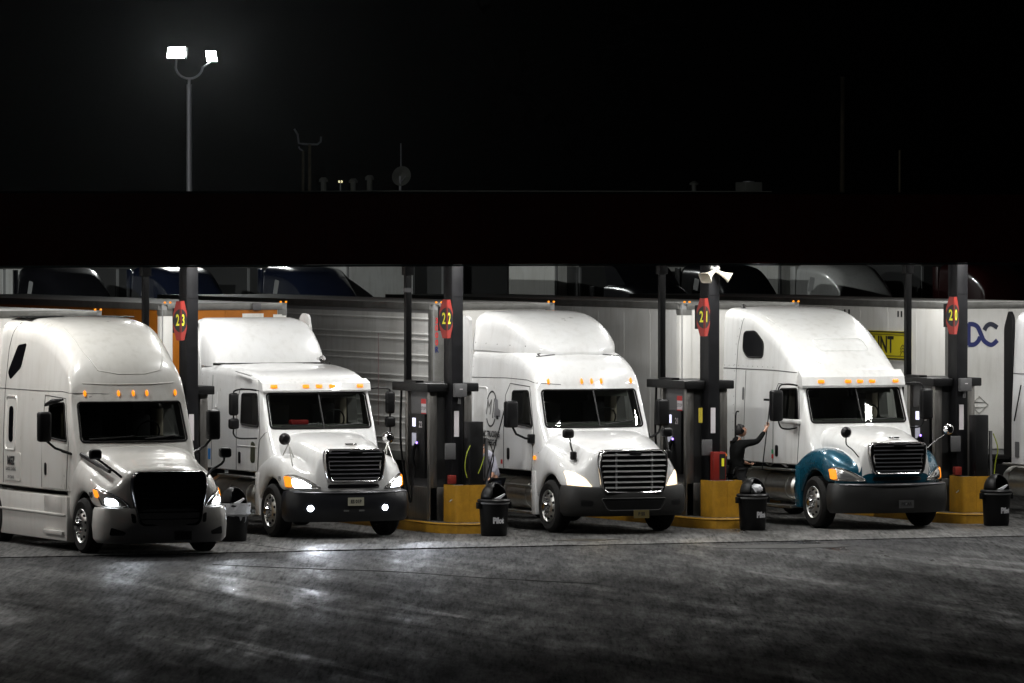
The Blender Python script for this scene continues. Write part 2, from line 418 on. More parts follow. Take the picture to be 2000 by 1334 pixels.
# luminaires under the soffit (real lamps; each carries its own light)
def luminaire(x, y, label, power=1.0):
    t = thing('canopy_light', label, 'light', (x, y, ZS+.119), 0, 'square lamps under the fuel canopy')
    obj('housing', bx(-.34, .34, -.34, .34, -.10, 0, bev=.02), M('lamp_housing', (.6, .6, .6), .4), t)
    obj('lens', bx(-.28, .28, -.28, .28, -.112, -.101), M('lamp_lens', (.9, .9, .9), .3, emit=(1, .995, .97), estr=14), t, smooth=False)
    ld = bpy.data.lights.new('canopy_lamp', 'AREA'); ld.shape = 'SQUARE'; ld.size = .56; ld.energy = LIGHT_W*power; ld.color = (1, .995, .97)
    lo = bpy.data.objects.new('lamp', ld); COL.objects.link(lo); lo.parent = t; lo.location = (0, 0, -.125)
for k, nm in ((-3, 'far left end of the canopy'), (-2, 'island left of the cream truck'), (-1, 'leftmost numbered island'), (0, 'island left of the lettered truck'), (1, 'island with the horn loudspeakers'), (2, 'rightmost numbered island'), (3, 'island past the right edge')):
    luminaire(k*P+.45, -4.1, 'square white lamp at the canopy front edge over the %s' % nm, .62)
    luminaire(k*P+.45, -1.1, 'square white lamp amid the canopy over the %s' % nm, .72)
    luminaire(k*P+.45, 3.2, 'square white lamp deep under the canopy over the %s' % nm, .62)

# ------------------------------------------------------------------ islands and columns
NUM = {-1: '23', 0: '22', 1: '21', 2: '20'}
def digit_on(ch, size, origin, udir, mat, parent):
    me = text_mesh(ch, size, .006, .72); bm = bmesh.new(); bm.from_mesh(me); bpy.data.meshes.remove(me)
    n = Vector((udir.y, -udir.x, 0))
    for v in bm.verts: v.co = origin+udir*v.co.x+Vector((0, 0, v.co.y))+n*.006
    return obj('numeral', bm, mat, parent, smooth=False)
def island(k):
    x = k*P; num = NUM[k]
    nb = {'23': 'leftmost', '22': 'second from left', '21': 'third from left', '20': 'rightmost'}[num]; wh = {'23': 'behind the cream truck', '22': 'left of the lettered freight truck', '21': 'under the horn loudspeakers', '20': 'right of the teal fendered truck'}[num]
    t = thing('pump_island', 'raised yellow edged pump island %s' % wh, 'island', (x, 0, 0), 0, 'pump islands between the lanes')
    pts = [(-.62, 7.5), (-.62, -.25), (-.55, -.6), (-.36, -.9), (0, -1.02), (.36, -.9), (.55, -.6), (.62, -.25), (.62, 7.5)]
    bm = prism(bmesh.new(), rpoly(pts, .12, 3), 'z', 0, .205)
    bmesh.ops.bevel(bm, geom=[e for e in bm.edges if all(abs(v.co.z-.205) < .001 for v in e.verts)], offset=.02, segments=2, affect='EDGES')
    obj('kerb', bm, yellow, t, ang=60)
    obj('deck', prism(bmesh.new(), [(a*.86, b if b > 0 else b*.86) for a, b in pts], 'z', .2, .209), concrete, t, smooth=False)
    obj('kerb_lip', tb([(a*1.005, b, .19) for a, b in rpoly(pts, .12, 3)], .016, n=6), yellow, t)
    # guard
    g_ = thing('steel_guard', 'yellow painted steel guard at the island nose %s' % wh, 'guard', (x, 0, .21), 0, 'yellow island guards')
    outer = [(-.47, -.05), (-.47, -.5), (.47, -.5), (.47, -.05)]
    prof = rpoly([(-.27, .0), (-.27, -.58), (.36, -.58), (.36, .0)], [.01, .09, .09, .01], 4)
    inner = [((a-.045)*.95+.045, b*.95+.004) for a, b in prof]
    bm = bmesh.new()
    def wall(z0, z1):
        O0 = [bm.verts.new((a, b, z0)) for a, b in prof]; O1 = [bm.verts.new((a, b, z1)) for a, b in prof]
        I0 = [bm.verts.new((a, b, z0)) for a, b in inner]; I1 = [bm.verts.new((a, b, z1)) for a, b in inner]
        n = len(prof)
        for i in range(n-1):
            for q in ((O0, O1), (I1, I0), (O1, I1), (I0, O0)): bm.faces.new((q[0][i], q[0][i+1], q[1][i+1], q[1][i]))
        for i in (0, n-1): bm.faces.new((O0[i], O1[i], I1[i], I0[i]))
    wall(0, .69); bmesh.ops.recalc_face_normals(bm, faces=bm.faces)
    obj('shell', bm, yellow, g_, ang=30)
    obj('cap_plate', bx(-.25, .34, -.55, -.01, .66, .68), greybox, g_, smooth=False)
    obj('weld_seam', tb([(.02, -.583, .02), (.02, -.583, .67)], .004, n=5), yellow, g_)
    # column
    c = thing('canopy_column', 'black square steel canopy column %s' % wh if num != '21' else 'black square steel canopy column carrying the two horn loudspeakers', 'column', (x, 0, .21), 0, 'canopy columns')
    obj('post', bx(-.09, .14, .03, .43, 0, ZS-.212, bev=.012), colm, c)
    obj('base_plate', bx(-.16, .21, .0, .5, 0, .02), colm, c, smooth=False)
    obj('splice_band', bx(-.094, .144, .026, .434, 4.17, 4.185), colm, c, smooth=False)
    if num in ('22', '20'):
        j = obj('junction_box', bx(-.07, .17, -.09, .028, 2.31, 2.56, bev=.012), greybox, c); obj('cover_label', bx(.02, .08, -.093, -.0905, 2.45, 2.465), paper, j, smooth=False)
        obj('conduit', tb([(.05, .0, 2.31), (.05, .0, 2.18)], .03, n=8), greybox, c)
    obj('notice_strip', bx(-.045, .05, .022, .029, 1.57, 2.05), paper, c, smooth=False)
    obj('switch_box', bx(-.24, -.03, -.02, .028, 1.15, 1.45, bev=.01), greybox, c)
    if num == '21':
        obj('warning_label', bx(-.30, -.22, .02, .026, 1.77, 2.05), M('label_yellow', (.45, .36, .03), .6), c, smooth=False)
    # folded lane sign
    s = thing('lane_sign', 'folded red and black lane sign reading %s, %s of the four' % (num, nb), 'sign', (x, 0, 0), 0, 'numbered lane signs')
    ap = Vector((-.325, -.30, 0)); rl = Vector((-.30, .95, 0)).normalized(); rr = Vector((.78, .62, 0)).normalized()
    for dvec, ch, sg in ((rl, num[0], -1), (rr, num[1], 1)):
        hw, zt, zb = .22, 4.335, 3.62; zm = (zt+zb)/2
        bm = bmesh.new(); nn = Vector((dvec.y, -dvec.x, 0)); nn = nn if nn.x*sg > 0 else -nn
        pl = [(0, zb), (.13, zb), (hw, zm-.13), (hw, zm+.13), (.13, zt), (0, zt)]
        F_ = [bm.verts.new(ap+dvec*u+Vector((0, 0, z))) for u, z in pl]; B_ = [bm.verts.new(ap+dvec*u-nn*.02+Vector((0, 0, z))) for u, z in pl]
        bm.faces.new(F_); bm.faces.new(B_[::-1])
        for i in range(6): bm.faces.new((F_[i], F_[(i+1) % 6], B_[(i+1) % 6], B_[i]))
        bmesh.ops.recalc_face_normals(bm, faces=bm.faces)
        pn = obj('panel', bm, redsign, s, smooth=False)
        bm = bmesh.new(); ctr = bm.verts.new(ap+nn*.003+Vector((0, 0, zm))); arc = []
        for i in range(13):
            tt = -math.pi/2+math.pi*i/12
            arc.append(bm.verts.new(ap+dvec*(.218*math.cos(tt))+nn*.003+Vector((0, 0, zm+.215*math.sin(tt)))))
        for i in range(12): bm.faces.new((ctr, arc[i], arc[i+1]))
        obj('disc', bm, blacksign, pn, smooth=False)
        ud = -rl if sg < 0 else rr
        digit_on(ch, .29, ap+dvec*.082+Vector((0, 0, zm)), ud, yellowsign, pn)
    obj('bracket', bx(-.30, -.092, -.02, .2, 3.75, 4.2), colm, s, smooth=False)
    # dispenser
    d = thing('fuel_dispenser', 'stainless steel diesel dispenser with black hood %s' % wh, 'fuel pump', (x, 0, .21), 0, 'diesel dispensers')
    obj('cabinet', bx(-.42, .42, .30, 1.5, 0, .62, bev=.01), steel, d)
    obj('upper_body', bx(-.36, .36, .42, 1.42, .62, 2.40), greybox, d, smooth=False)
    for sx in (-1, 1):
        for yy in (.30, 1.38):
            obj('corner_post', bx(min(sx*.43, sx*.27), max(sx*.43, sx*.27), yy, yy+.13, .0, 2.40, bev=.012), steel, d)
    obj('end_panel', bx(-.265, .265, .345, .40, 0, 2.395), M('end_panel', (.05, .05, .05), .4, metal=.5), d, smooth=False)
    obj('hood', bx(-.52, .52, .18, 1.95, 2.401, 2.56, bev=.02), plastic, d)
    obj('hood_vent', bx(-.46, -.3, .9, 1.5, 2.56, 2.60), plastic, d, smooth=False)
    for sx in (-1, 1):
        q = -1 if sx < 0 else 1
        def sbx(a, b, *r, **kk): return bx(min(q*a, q*b), max(q*a, q*b), *r, **kk)
        face = obj('control_panel', sbx(.36, .45, .5, 1.3, .78, 1.98, bev=.02), plastic, d)
        obj('screen', sbx(.451, .456, .93, 1.08, 1.74, 1.9), screen_m, face, smooth=False)
        obj('keypad', sbx(.451, .456, .90, 1.10, 1.38, 1.62), M('keypad', (.3, .3, .32), .5, emit=(.7, .7, .85), estr=.35), face, smooth=False)
        text_on('numeral', num, .16, (.68, 1.78), 'left' if sx < 0 else 'right', paper, face, flat=.451*q, bold=.004, off=.004)
        po = obj('safety_poster', sbx(.361, .366, .62, .86, 1.98, 2.26), paper, d, smooth=False)
        obj('poster_band', sbx(.3665, .369, .62, .86, 2.17, 2.26), printr, po, smooth=False)
        obj('poster_foot', sbx(.3665, .369, .62, .86, 1.98, 2.0), printr, po, smooth=False)
        text_on('poster_word', 'STOP', .09, (.74, 2.08), 'left' if sx < 0 else 'right', printk, po, flat=.367*q, off=.002)
        nz = obj('nozzle', tb([(q*.47, .86, 1.42), (q*.52, .9, 1.30), (q*.54, .88, 1.12), (q*.50, .84, .98)], [.03, .045, .04, .02], n=8), plastic, d)
        obj('nozzle_light', lathe(bmesh.new(), [(.02, 0), (.02, .02)], (q*.465, .86, 1.44), 'x', 10), bluelamp, nz)
        hose = poly3([(q*.52, .84, .98), (q*.58, .8, .6), (q*.56, .9, .34), (q*.5, 1.2, .5), (q*.47, 1.62, 1.4), (q*.44, 1.66, 2.4)], 28)
        obj('hose', tb(hose, .022, n=8), rubber, d)
    # riser mast from hood to the canopy
    m_ = thing('riser_pipe', 'black riser pipe from dispenser hood to canopy, %s of the four' % nb, 'pipe', (x, 0, 2.77), 0, 'riser pipes')
    obj('pipe', bx(-.25, -.13, 1.9, 2.02, 0, ZS-2.66, bev=.015), plastic, m_)
    if num in ('22',): obj('tape_wrap', bx(-.256, -.124, 1.894, 2.026, 1.68, 1.76), greybox, m_, smooth=False)
    obj('upper_bracket', bx(-.28, -.1, 1.87, 2.05, 2.0, ZS-2.66, bev=.01), plastic, m_)
    # squeegee and water station
    if num in ('22', '20'):
        s_ = thing('service_station', 'black windscreen service stand with hoses %s' % wh, 'service stand', (x, 0, .21), 0, 'island service stands')
        obj('cabinet', bx(.09, .36, -.42, -.12, .47, 1.86, bev=.015), plastic, s_)
        obj('tray', bx(-.1, .62, -.44, -.08, .63, .66), plastic, s_, smooth=False)
        obj('foot', bx(.12, .33, -.38, -.14, .0, .47), darksteel, s_, smooth=False)
        if num == '22':
            for hp_ in ([(.09, -.43, 1.42), (.0, -.46, 1.25), (-.03, -.46, 1.0), (.02, -.45, .82)], [(.36, -.46, 1.22), (.30, -.47, 1.05), (.24, -.46, .9)]):
                obj('hose', tb(poly3(hp_, 14), .009, n=7), hosey, s_)
        obj('bracket', tb([(-.32, -.4, .38), (-.1, -.42, .56), (.0, -.42, .64)], .012, n=6), alu, s_)
        if num == '22': obj('squeegee_handle', tb([(.36, -.44, .62), (.78, -.44, 2.1)], .012, n=6), plastic, s_)
        obj('hose_reel', tb(poly3([(.52, -.3, 1.5), (.6, -.34, 1.2), (.56, -.3, .9), (.5, -.3, .2)], 12), .011, n=7), hosey if num == '20' else rubber, s_)
        obj('valve_post', bx(.45, .5, -.3, -.25, .0, 1.55), greybox, s_, smooth=False)
        obj('red_box', bx(-.2, -.06, -.12, .0, .70, .86, bev=.01), M('dark_red', (.2, .015, .008), .5), s_)
    if num == '21':
        e = thing('extinguisher_cabinet', 'red fire extinguisher cabinet with yellow tag behind the yellow guard', 'cabinet', (x, 0, .21))
        obj('shell', bx(-.08, .17, -.20, -.02, .66, 1.22, bev=.012), red, e)
        obj('door_glass', bx(.03, .15, -.204, -.2005, .70, 1.18), blacksign, e, smooth=False)
        obj('tag', bx(.075, .125, -.209, -.2045, .95, 1.10), yellowsign, e, smooth=False)
        obj('side_lamp', lathe(bmesh.new(), [(.03, 0), (.03, .03), (.01, .05)], (.17, -.12, 1.16), 'x', 10), amber_dim, e)
        obj('bottle', lathe(bmesh.new(), [(.05, .70), (.055, .74), (.055, 1.0), (.03, 1.06), (.02, 1.1)], (.10, -.202+.06, 0), 'z', 12), M('extinguisher', (.3, .28, .26), .3, metal=.6), e)
for k in NUM: island(k)

# horn loudspeakers on column 21
def horn(name, dx, label):
    h = thing(name, label, 'loudspeaker', (P+.02, -.02, 4.86), 0, 'pair of horn loudspeakers')
    d = Vector((dx, -.35, -.42)).normalized(); up = Vector((0, 0, 1)); s = d.cross(up).normalized(); u = s.cross(d)
    bm = bmesh.new(); rows = []
    for tt, a, b in ((0, .03, .03), (.08, .035, .035), (.16, .05, .045), (.24, .085, .07), (.31, .13, .10), (.325, .135, .105), (.318, .12, .09), (.2, .05, .04)):
        ol = rpoly([(-a, -b), (a, -b), (a, b), (-a, b)], min(a, b)*.5, 3)
        rows.append([bm.verts.new(d*tt+s*p+u*q) for p, q in ol])
    for A_, B_ in zip(rows, rows[1:]):
        n = len(A_)
        for i in range(n): bm.faces.new((A_[i], A_[(i+1) % n], B_[(i+1) % n], B_[i]))
    bm.faces.new(rows[0]); bm.faces.new(rows[-1])
    bmesh.ops.recalc_face_normals(bm, faces=bm.faces)
    obj('flare', bm, M('horn_cream', (.62, .58, .48), .45, var=.1), h)
    obj('driver', tb([d*-.1, d*.01], .05, n=12), M('horn_driver', (.25, .25, .24), .5), h)
    obj('bracket', tb([(0, .02, .05), (0, .05, .0), (0, .05, -.1)], .012, n=6), plastic, h)
horn('horn_loudspeaker', -.75, 'cream horn loudspeaker pointing left on the column of sign 21')
horn('horn_loudspeaker', .75, 'cream horn loudspeaker pointing right on the column of sign 21')

# ------------------------------------------------------------------ litter bins
def bin_(x, y, label, txt, bag, drape=False, face=-74):
    t = thing('litter_bin', label, 'bin', (x, y, .02), 0, 'black domed litter bins')
    bm = lathe(bmesh.new(), [(.225, 0), (.24, .02), (.255, .3), (.272, .6), (.275, .62)], n=40)
    b = bvh_of_bm(bm); body = obj('body', bm, binm, t)
    obj('rim', lathe(bmesh.new(), [(.27, .62), (.305, .625), (.31, .65), (.29, .675), (.2, .68)], n=32), binm, t)
    obj('bag_edge', lathe(bmesh.new(), [(.279, .585), (.292, .60), (.292, .617), (.28, .622)], n=32), M('bag_edge', (.3, .3, .31), .5), t)
    if drape:
        bm = bmesh.new(); rows = []
        for j in range(7):
            z = .69-.05*j; rows.append([bm.verts.new(((.315-.012*j*(j > 4)+.018*math.sin(k*1.9+j)+.012*math.sin(k*.7))*math.cos(2*math.pi*k/36), (.315-.012*j*(j > 4)+.018*math.sin(k*1.9+j)+.012*math.sin(k*.7))*math.sin(2*math.pi*k/36), z-(.05*math.sin(k*.5)+.03*math.sin(k*1.3))*(j == 6))) for k in range(36)])
        for A_, B_ in zip(rows, rows[1:]):
            for k in range(36): bm.faces.new((A_[k], A_[(k+1) % 36], B_[(k+1) % 36], B_[k]))
        bmesh.ops.recalc_face_normals(bm, faces=bm.faces); obj('liner_drape', bm, M('liner', (.5, .51, .54), .35, bump=.5, bscale=16), t)
    for sx in (-1, 1): obj('handle', bx(sx*.30-.035, sx*.30+.035, -.06, .06, .50, .62, bev=.012), binm, t)
    # domed lid with an open mouth towards the lane front
    bm = bmesh.new(); n = 36; rows = []
    for j in range(11):
        ph = math.pi/2*j/10
        rows.append([bm.verts.new((.245*math.cos(ph)*math.cos(2*math.pi*k/n), .245*math.cos(ph)*math.sin(2*math.pi*k/n), .68+.30*math.sin(ph))) for k in range(n)])
    for j in range(10):
        for k in range(n):
            am = 2*math.pi*(k+.5)/n; da = (am-R(285)+math.pi) % (2*math.pi)-math.pi
            if abs(da) < R(43)*(1-max(0, j-4)*.14) and j < 8: continue
            bm.faces.new((rows[j][k], rows[j][(k+1) % n], rows[j+1][(k+1) % n], rows[j+1][k]))
    bmesh.ops.remove_doubles(bm, verts=bm.verts, dist=1e-4)
    bmesh.ops.recalc_face_normals(bm, faces=bm.faces)
    lid = obj('lid', bm, binm, t); md = lid.modifiers.new('s', 'SOLIDIFY'); md.thickness = .012; bake(lid)
    if bag:
        bm = bmesh.new(); bmesh.ops.create_icosphere(bm, subdivisions=3, radius=1)
        for v in bm.verts:
            r_ = 1+.12*math.sin(9*v.co.x+4*v.co.z)+.1*math.sin(11*v.co.y+7*v.co.x); v.co = Vector((v.co.x*.125*r_+.03, v.co.y*.10*r_-.07, .76+v.co.z*.10*r_))
        obj('liner_bag', bm, bagm, t)
    else:
        obj('loose_paper', prism(bmesh.new(), [(-.05, .69), (.14, .78), (.15, .76), (.05, .68)], 'y', -.19, -.15), bagm, t)
    if txt:
        me = text_mesh(txt, .14, .010, .82); bm = bmesh.new(); bm.from_mesh(me); bpy.data.meshes.remove(me)
        bmesh.ops.triangulate(bm, faces=bm.faces)
        for v in bm.verts:
            ang = R(face)+v.co.x/.262; z = .285+v.co.y; r_ = .2405+(z-.02)*.0545+.006
            v.co = Vector((r_*math.cos(ang), r_*math.sin(ang), z))
        obj('lettering', bm, M('bin_print', (.62, .62, .64), .5), t, smooth=False)
def bvh_of_bm(bm): return BVHTree.FromBMesh(bm)
bin_(-.03, -1.84, 'black domed litter bin in front of the island of sign 22', 'Pilot', False, face=-93)
bin_(5.32, -1.6, 'black domed litter bin stuffed with a white bag before sign 21 island', 'Pilot', True)
bin_(10.35, -1.75, 'dark litter bin at the right edge before the island of sign 20', 'Pilot', False)
bin_(-5.12, -1.8, 'black litter bin with pale liner draped over its rim beside the cream truck', '', False, True)
# ------------------------------------------------------------------ trucks
BELT = 1.95
def half_ring(zb, zt, wb, wt, r, ns=9, na=7):
    def wz(z): return wb if z < BELT else wb+(wt-wb)*min(1, (z-BELT)/max(.01, zt-BELT))
    pts = [(0, zb), (wb*.55, zb), (wb*.97, zb)]
    zs = zt-r
    for i in range(ns):
        z = zb+.02+(zs-zb-.02)*i/(ns-1); pts.append((wz(z), z))
    w_ = wz(zs); rx = min(r*1.05, w_*.6)
    for i in range(1, na+1):
        t = math.pi/2*i/na; pts.append((w_-rx+rx*math.cos(t), zs+r*math.sin(t)))
    e = w_-rx
    pts += [(e*.66, zt+.012), (e*.33, zt+.02), (0, zt+.023)]
    return pts
def loft_mesh(st, sub=3, front_cap=True):
    """st rows: (y_bottom, y_top, zb, zt, half width bottom, half width top, corner radius, bow)"""
    bm = bmesh.new(); rings = []; N = (len(st)-1)*sub
    for k in range(N+1):
        y0, y1, zb, zt, wb, wt, r, bow = cat(st, k/sub)
        hp = half_ring(zb, zt, wb, wt, max(.02, r)); W = max(p[0] for p in hp)
        full = hp+[(-x, z) for x, z in hp[-2:0:-1]]
        ring = [(x, y0+(y1-y0)*(z-zb)/(zt-zb)-bow*(1-(x/W)**2), z) for x, z in full]
        rings.append(ring)
    V = []
    if front_cap:
        y0, y1, zb, zt, wb, wt, r, bow = st[0]; base = rings[0]; zc = (zb+zt)/2; W = max(p[0] for p in base)
        for s in (.15, .5, .8):
            V.append([bm.verts.new((x*s, y0+(y1-y0)*((zc+(z-zc)*s)-zb)/(zt-zb)-bow*(1-(x*s/W)**2)-.004, zc+(z-zc)*s)) for x, y, z in base])
    for ring in rings: V.append([bm.verts.new(p) for p in ring])
    n = len(V[0])
    for A_, B_ in zip(V, V[1:]):
        for k in range(n): bm.faces.new((A_[k], A_[(k+1) % n], B_[(k+1) % n], B_[k]))
    bm.faces.new(V[0]); bm.faces.new(V[-1][::-1])
    bmesh.ops.recalc_face_normals(bm, faces=bm.faces)
    me = bpy.data.meshes.new('cab'); bm.to_mesh(me); bm.free()
    return me
def cutter(pts, axis, a0, a1):
    me = bpy.data.meshes.new('cut'); bm = prism(bmesh.new(), pts, axis, a0, a1); bm.to_mesh(me); bm.free()
    me.materials.append(inter); o = bpy.data.objects.new('cut', me); COL.objects.link(o); return o
def carve(o, cuts):
    for c in cuts:
        c.parent = o.parent
        md = o.modifiers.new('b', 'BOOLEAN'); md.operation = 'DIFFERENCE'; md.object = c; md.solver = 'EXACT'; md.material_mode = 'TRANSFER'
    bpy.context.view_layer.update(); bake(o)
    for c in cuts: bpy.data.objects.remove(c)
    o.data.polygons.foreach_set('use_smooth', [True]*len(o.data.polygons)); o.data.set_sharp_from_angle(angle=R(38))
    return o
def inset(pts, d):
    c = sum((Vector(p) for p in pts), Vector((0, 0)))/len(pts); out = []
    for p in pts:
        v = Vector(p)-c; l = v.length; q = c+v*((l-d)/l); out.append((q.x, q.y))
    return out
def cab(root, st, paint, ws, swin, low=False):
    me = loft_mesh(st); b = bvh_of(me)
    o = obj('cab', me, paint, root, ang=38)
    if low: return o, b
    wsr = rpoly(ws, .07, 4); swr = rpoly(swin, .06, 4)
    carve(o, [cutter(inset(wsr, .025), 'y', .6, 3.35), cutter(inset(swr, .02), 'x', -1.7, 1.7)])
    y0, y1, zb, zt, wb, wt, r_, bow = st[0]; bm = bmesh.new(); V = []
    for j in range(9):
        f = j/8; xa = ws[0][0]*(1-f)+ws[3][0]*f; xb = ws[1][0]*(1-f)+ws[2][0]*f; z = ws[0][1]*(1-f)+ws[3][1]*f
        V.append([bm.verts.new((x, y0+(y1-y0)*(z-zb)/(zt-zb)-bow*(1-(x/wb)**2)-.009+.012*abs(x/xb)**6, z)) for x in [xa+(xb-xa)*i/20 for i in range(21)]])
    for j in range(8):
        for i in range(20): bm.faces.new((V[j][i], V[j][i+1], V[j+1][i+1], V[j+1][i]))
    bm.normal_update(); wsh = obj('windshield', bm, glass, root, ang=180)
    seam('rubber_seal', wsr, b, 'front', .02, rubber, wsh, closed=True, off=.002)
    return o, b
def cab_inside(root, wz=1.95, y=1.75):
    t = obj('dashboard', bx(-.95, .95, y+.1, y+.55, wz-.08, wz+.06, bev=.04), dash, root)
    sw = bmesh.new(); pts = []
    for k in range(20):
        a_ = 2*math.pi*k/20; pts.append((.45+.21*math.cos(a_), y+.62-.07*math.sin(a_), wz+.12+.2*math.sin(a_)))
    obj('steering_wheel', tube(sw, pts, .016, n=6, closed=True), plastic, root)
    for sx in (-1, 1): obj('curtain', bx(sx*.88-.07, sx*.88+.07, y+1.2, y+1.5, wz+.02, wz+.62, bev=.03), M('curtain', (.30, .26, .20), .9), root)
    obj('sun_flap', bx(.1, .8, y+.38, y+.42, wz+.54, wz+.66), M('sun_flap', (.25, .24, .22), .8), root)
    for sx in (-1, 1):
        s = obj('seat', bx(sx*.45-.24, sx*.45+.24, y+1.15, y+1.3, wz-.2, wz+.42, bev=.05), seatm, root)
        obj('headrest', bx(sx*.45-.13, sx*.45+.13, y+1.14, y+1.25, wz+.44, wz+.62, bev=.04), seatm, s)
def hood(root, st, paint, nose, fender_mat=None, plan=(.12, .45, 3), arch=(1.25, .49, .62), bot=.82):
    """st rows back to front: (y, zc, hx, drop, fin, zf, fo); nose row: (zc, hx, drop, fin, zf, fo)"""
    ay, az, ar = arch; rows = []
    def line(zc, hx, dr, fin, zf, fo, zb, yf):
        p = [(0, zc), (hx*.5, zc-.008), (hx*.93, zc-.045), (hx+.07, zc-dr), (fin, zf+.05 if dr < .2 else zf-.02), ((fin+fo)/2-.01, zf+.015), (fo-.055, zf-.055), (fo, zf-.2), (fo+.005, max(zb+.01, (zf-.2+zb)/2)), (fo, zb), (fo-.1, zb)]
        return [(x, yf(x), z) for x, z in p]
    for (y, zc, hx, dr, fin, zf, fo) in st:
        dy = y-ay; zb = az+math.sqrt(max(0, ar*ar-dy*dy)) if abs(dy) < ar else bot+.04
        zb = max(zb, bot+.04) if dy < 0 else zb
        if dy > ar: zb = .42
        kf = max(0, min(1, (.95-y)/.65)) if y < .95 else 0
        rows.append(line(zc, hx, dr, fin, zf, fo, zb, lambda x, y=y, kf=kf: y+kf*.22*(x/1.1)**3))
    zc, hx, dr, fin, zf, fo = nose; pl = lambda x: plan[0]+plan[1]*abs(x/1.1)**plan[2]
    top = line(zc, hx, dr, fin, zf, fo, bot+.03, pl); rows.append(top)
    for fr, fwd in ((.33, -.02), (.7, -.03), (1, -.02)):
        rows.append([(x, y+fwd, z+(bot-.03-z)*fr) for x, y, z in top])
    bm = bmesh.new(); V = []
    for row in rows:
        full = [(-x, y, z) for x, y, z in row[::-1]]+row[1:]
        V.append([bm.verts.new(p) for p in full])
    n = len(V[0]); nh = len(rows[0])
    for A_, B_ in zip(V, V[1:]):
        for k in range(n-1):
            f = bm.faces.new((A_[k], A_[k+1], B_[k+1], B_[k]))
            f.material_index = 1 if (fender_mat and (k < nh-5 or k >= n-1-(nh-5))) else 0
    if fender_mat:     # teal apron below the grille
        bm.faces.ensure_lookup_table()
        for f in bm.faces:
            c = f.calc_center_median()
            if c.z < 1.06: f.material_index = 1
    bmesh.ops.recalc_face_normals(bm, faces=bm.faces); bm.normal_update()
    up = sum(f.normal.z*f.calc_area() for f in bm.faces)
    if up < 0: bmesh.ops.reverse_faces(bm, faces=bm.faces)
    o = obj('hood', bm, [paint]+([fender_mat] if fender_mat else []), root, ang=180)
    md = o.modifiers.new('s', 'SUBSURF'); md.levels = 2; md.render_levels = 2
    bpy.context.view_layer.update(); bake(o); b = bvh_of(o.data)
    if fender_mat:   # fenders are separate mouldings
        bm = bmesh.new(); bm.from_mesh(o.data)
        for sgn in (-1, 1):
            b2 = bm.copy(); bmesh.ops.delete(b2, geom=[f for f in b2.faces if not (f.material_index == 1 and f.calc_center_median().x*sgn > 0)], context='FACES')
            for f in b2.faces: f.material_index = 0
            obj('fender', b2, fender_mat, root, ang=180)
        bmesh.ops.delete(bm, geom=[f for f in bm.faces if f.material_index == 1], context='FACES')
        bm.to_mesh(o.data); bm.free(); o.data.update()
    obj('wheel_well', bx(-1.02, 1.02, .45, 2.1, .42, 1.22), darksteel, root, smooth=False) if False else None
    obj('engine_bay', bx(-.72, .72, .35, 2.2, .45, 1.35), darksteel, root, smooth=False)
    for sx in (-1, 1): obj('wheel_arch_liner', prism(bmesh.new(), [(1.25+.60*math.cos(t), .49+.60*math.sin(t)) for t in [math.pi*k/12 for k in range(13)]]+[(1.25-.58*math.cos(t), .49+.58*math.sin(t)) for t in [math.pi*k/12 for k in range(13)]], 'x', min(sx*.72, sx*1.1), max(sx*.72, sx*1.1)), darksteel, root, smooth=False)
    return o, b
def bumper(root, mat, z0, z1, hw=1.2, back=.62, lean=.05, lip=.0, ends=.0, center=0, curve=.28):
    prof = [(.0+lean*2.2, z0), (.02+lean, z0-.0), (0, z0+.08), (-.02, (z0+z1)/2), (.0, z1-.06), (.03, z1), (.12, z1+.005)]
    path = []
    for k in range(21):
        u = -1+2*k/20; path.append((u*(hw-.09), curve*abs(u)**2.6))
    path = [(-hw, back), (-hw, back*.75), (-hw+.02, curve+.12)]+path+[(hw-.02, curve+.12), (hw, back*.75), (hw, back)]
    bm = bmesh.new(); V = []
    for i, (x, y) in enumerate(path):
        a = Vector(path[max(i-1, 0)]); b = Vector(path[min(i+1, len(path)-1)]); d = (b-a).normalized(); nrm = Vector((-d.y, d.x))
        rise = ends*abs(x/hw)**3
        V.append([bm.verts.new((x+nrm.x*o_, y+nrm.y*o_, z+(rise if z > (z0+z1)/2 else 0))) for o_, z in prof])
    for A_, B_ in zip(V, V[1:]):
        for k in range(len(prof)-1): bm.faces.new((A_[k], A_[k+1], B_[k+1], B_[k]))
    bmesh.ops.recalc_face_normals(bm, faces=bm.faces); bm.normal_update()
    if sum(f.normal.y*f.calc_area() for f in bm.faces) > 0: bmesh.ops.reverse_faces(bm, faces=bm.faces)
    o = obj('bumper', bm, mat, root, ang=50); b = bvh_of(o.data)
    md = o.modifiers.new('s', 'SOLIDIFY'); md.thickness = .02; md.offset = -1; bpy.context.view_layer.update(); bake(o)
    o.data.polygons.foreach_set('use_smooth', [True]*len(o.data.polygons)); o.data.set_sharp_from_angle(angle=R(50))
    return o, b
_wh = {}
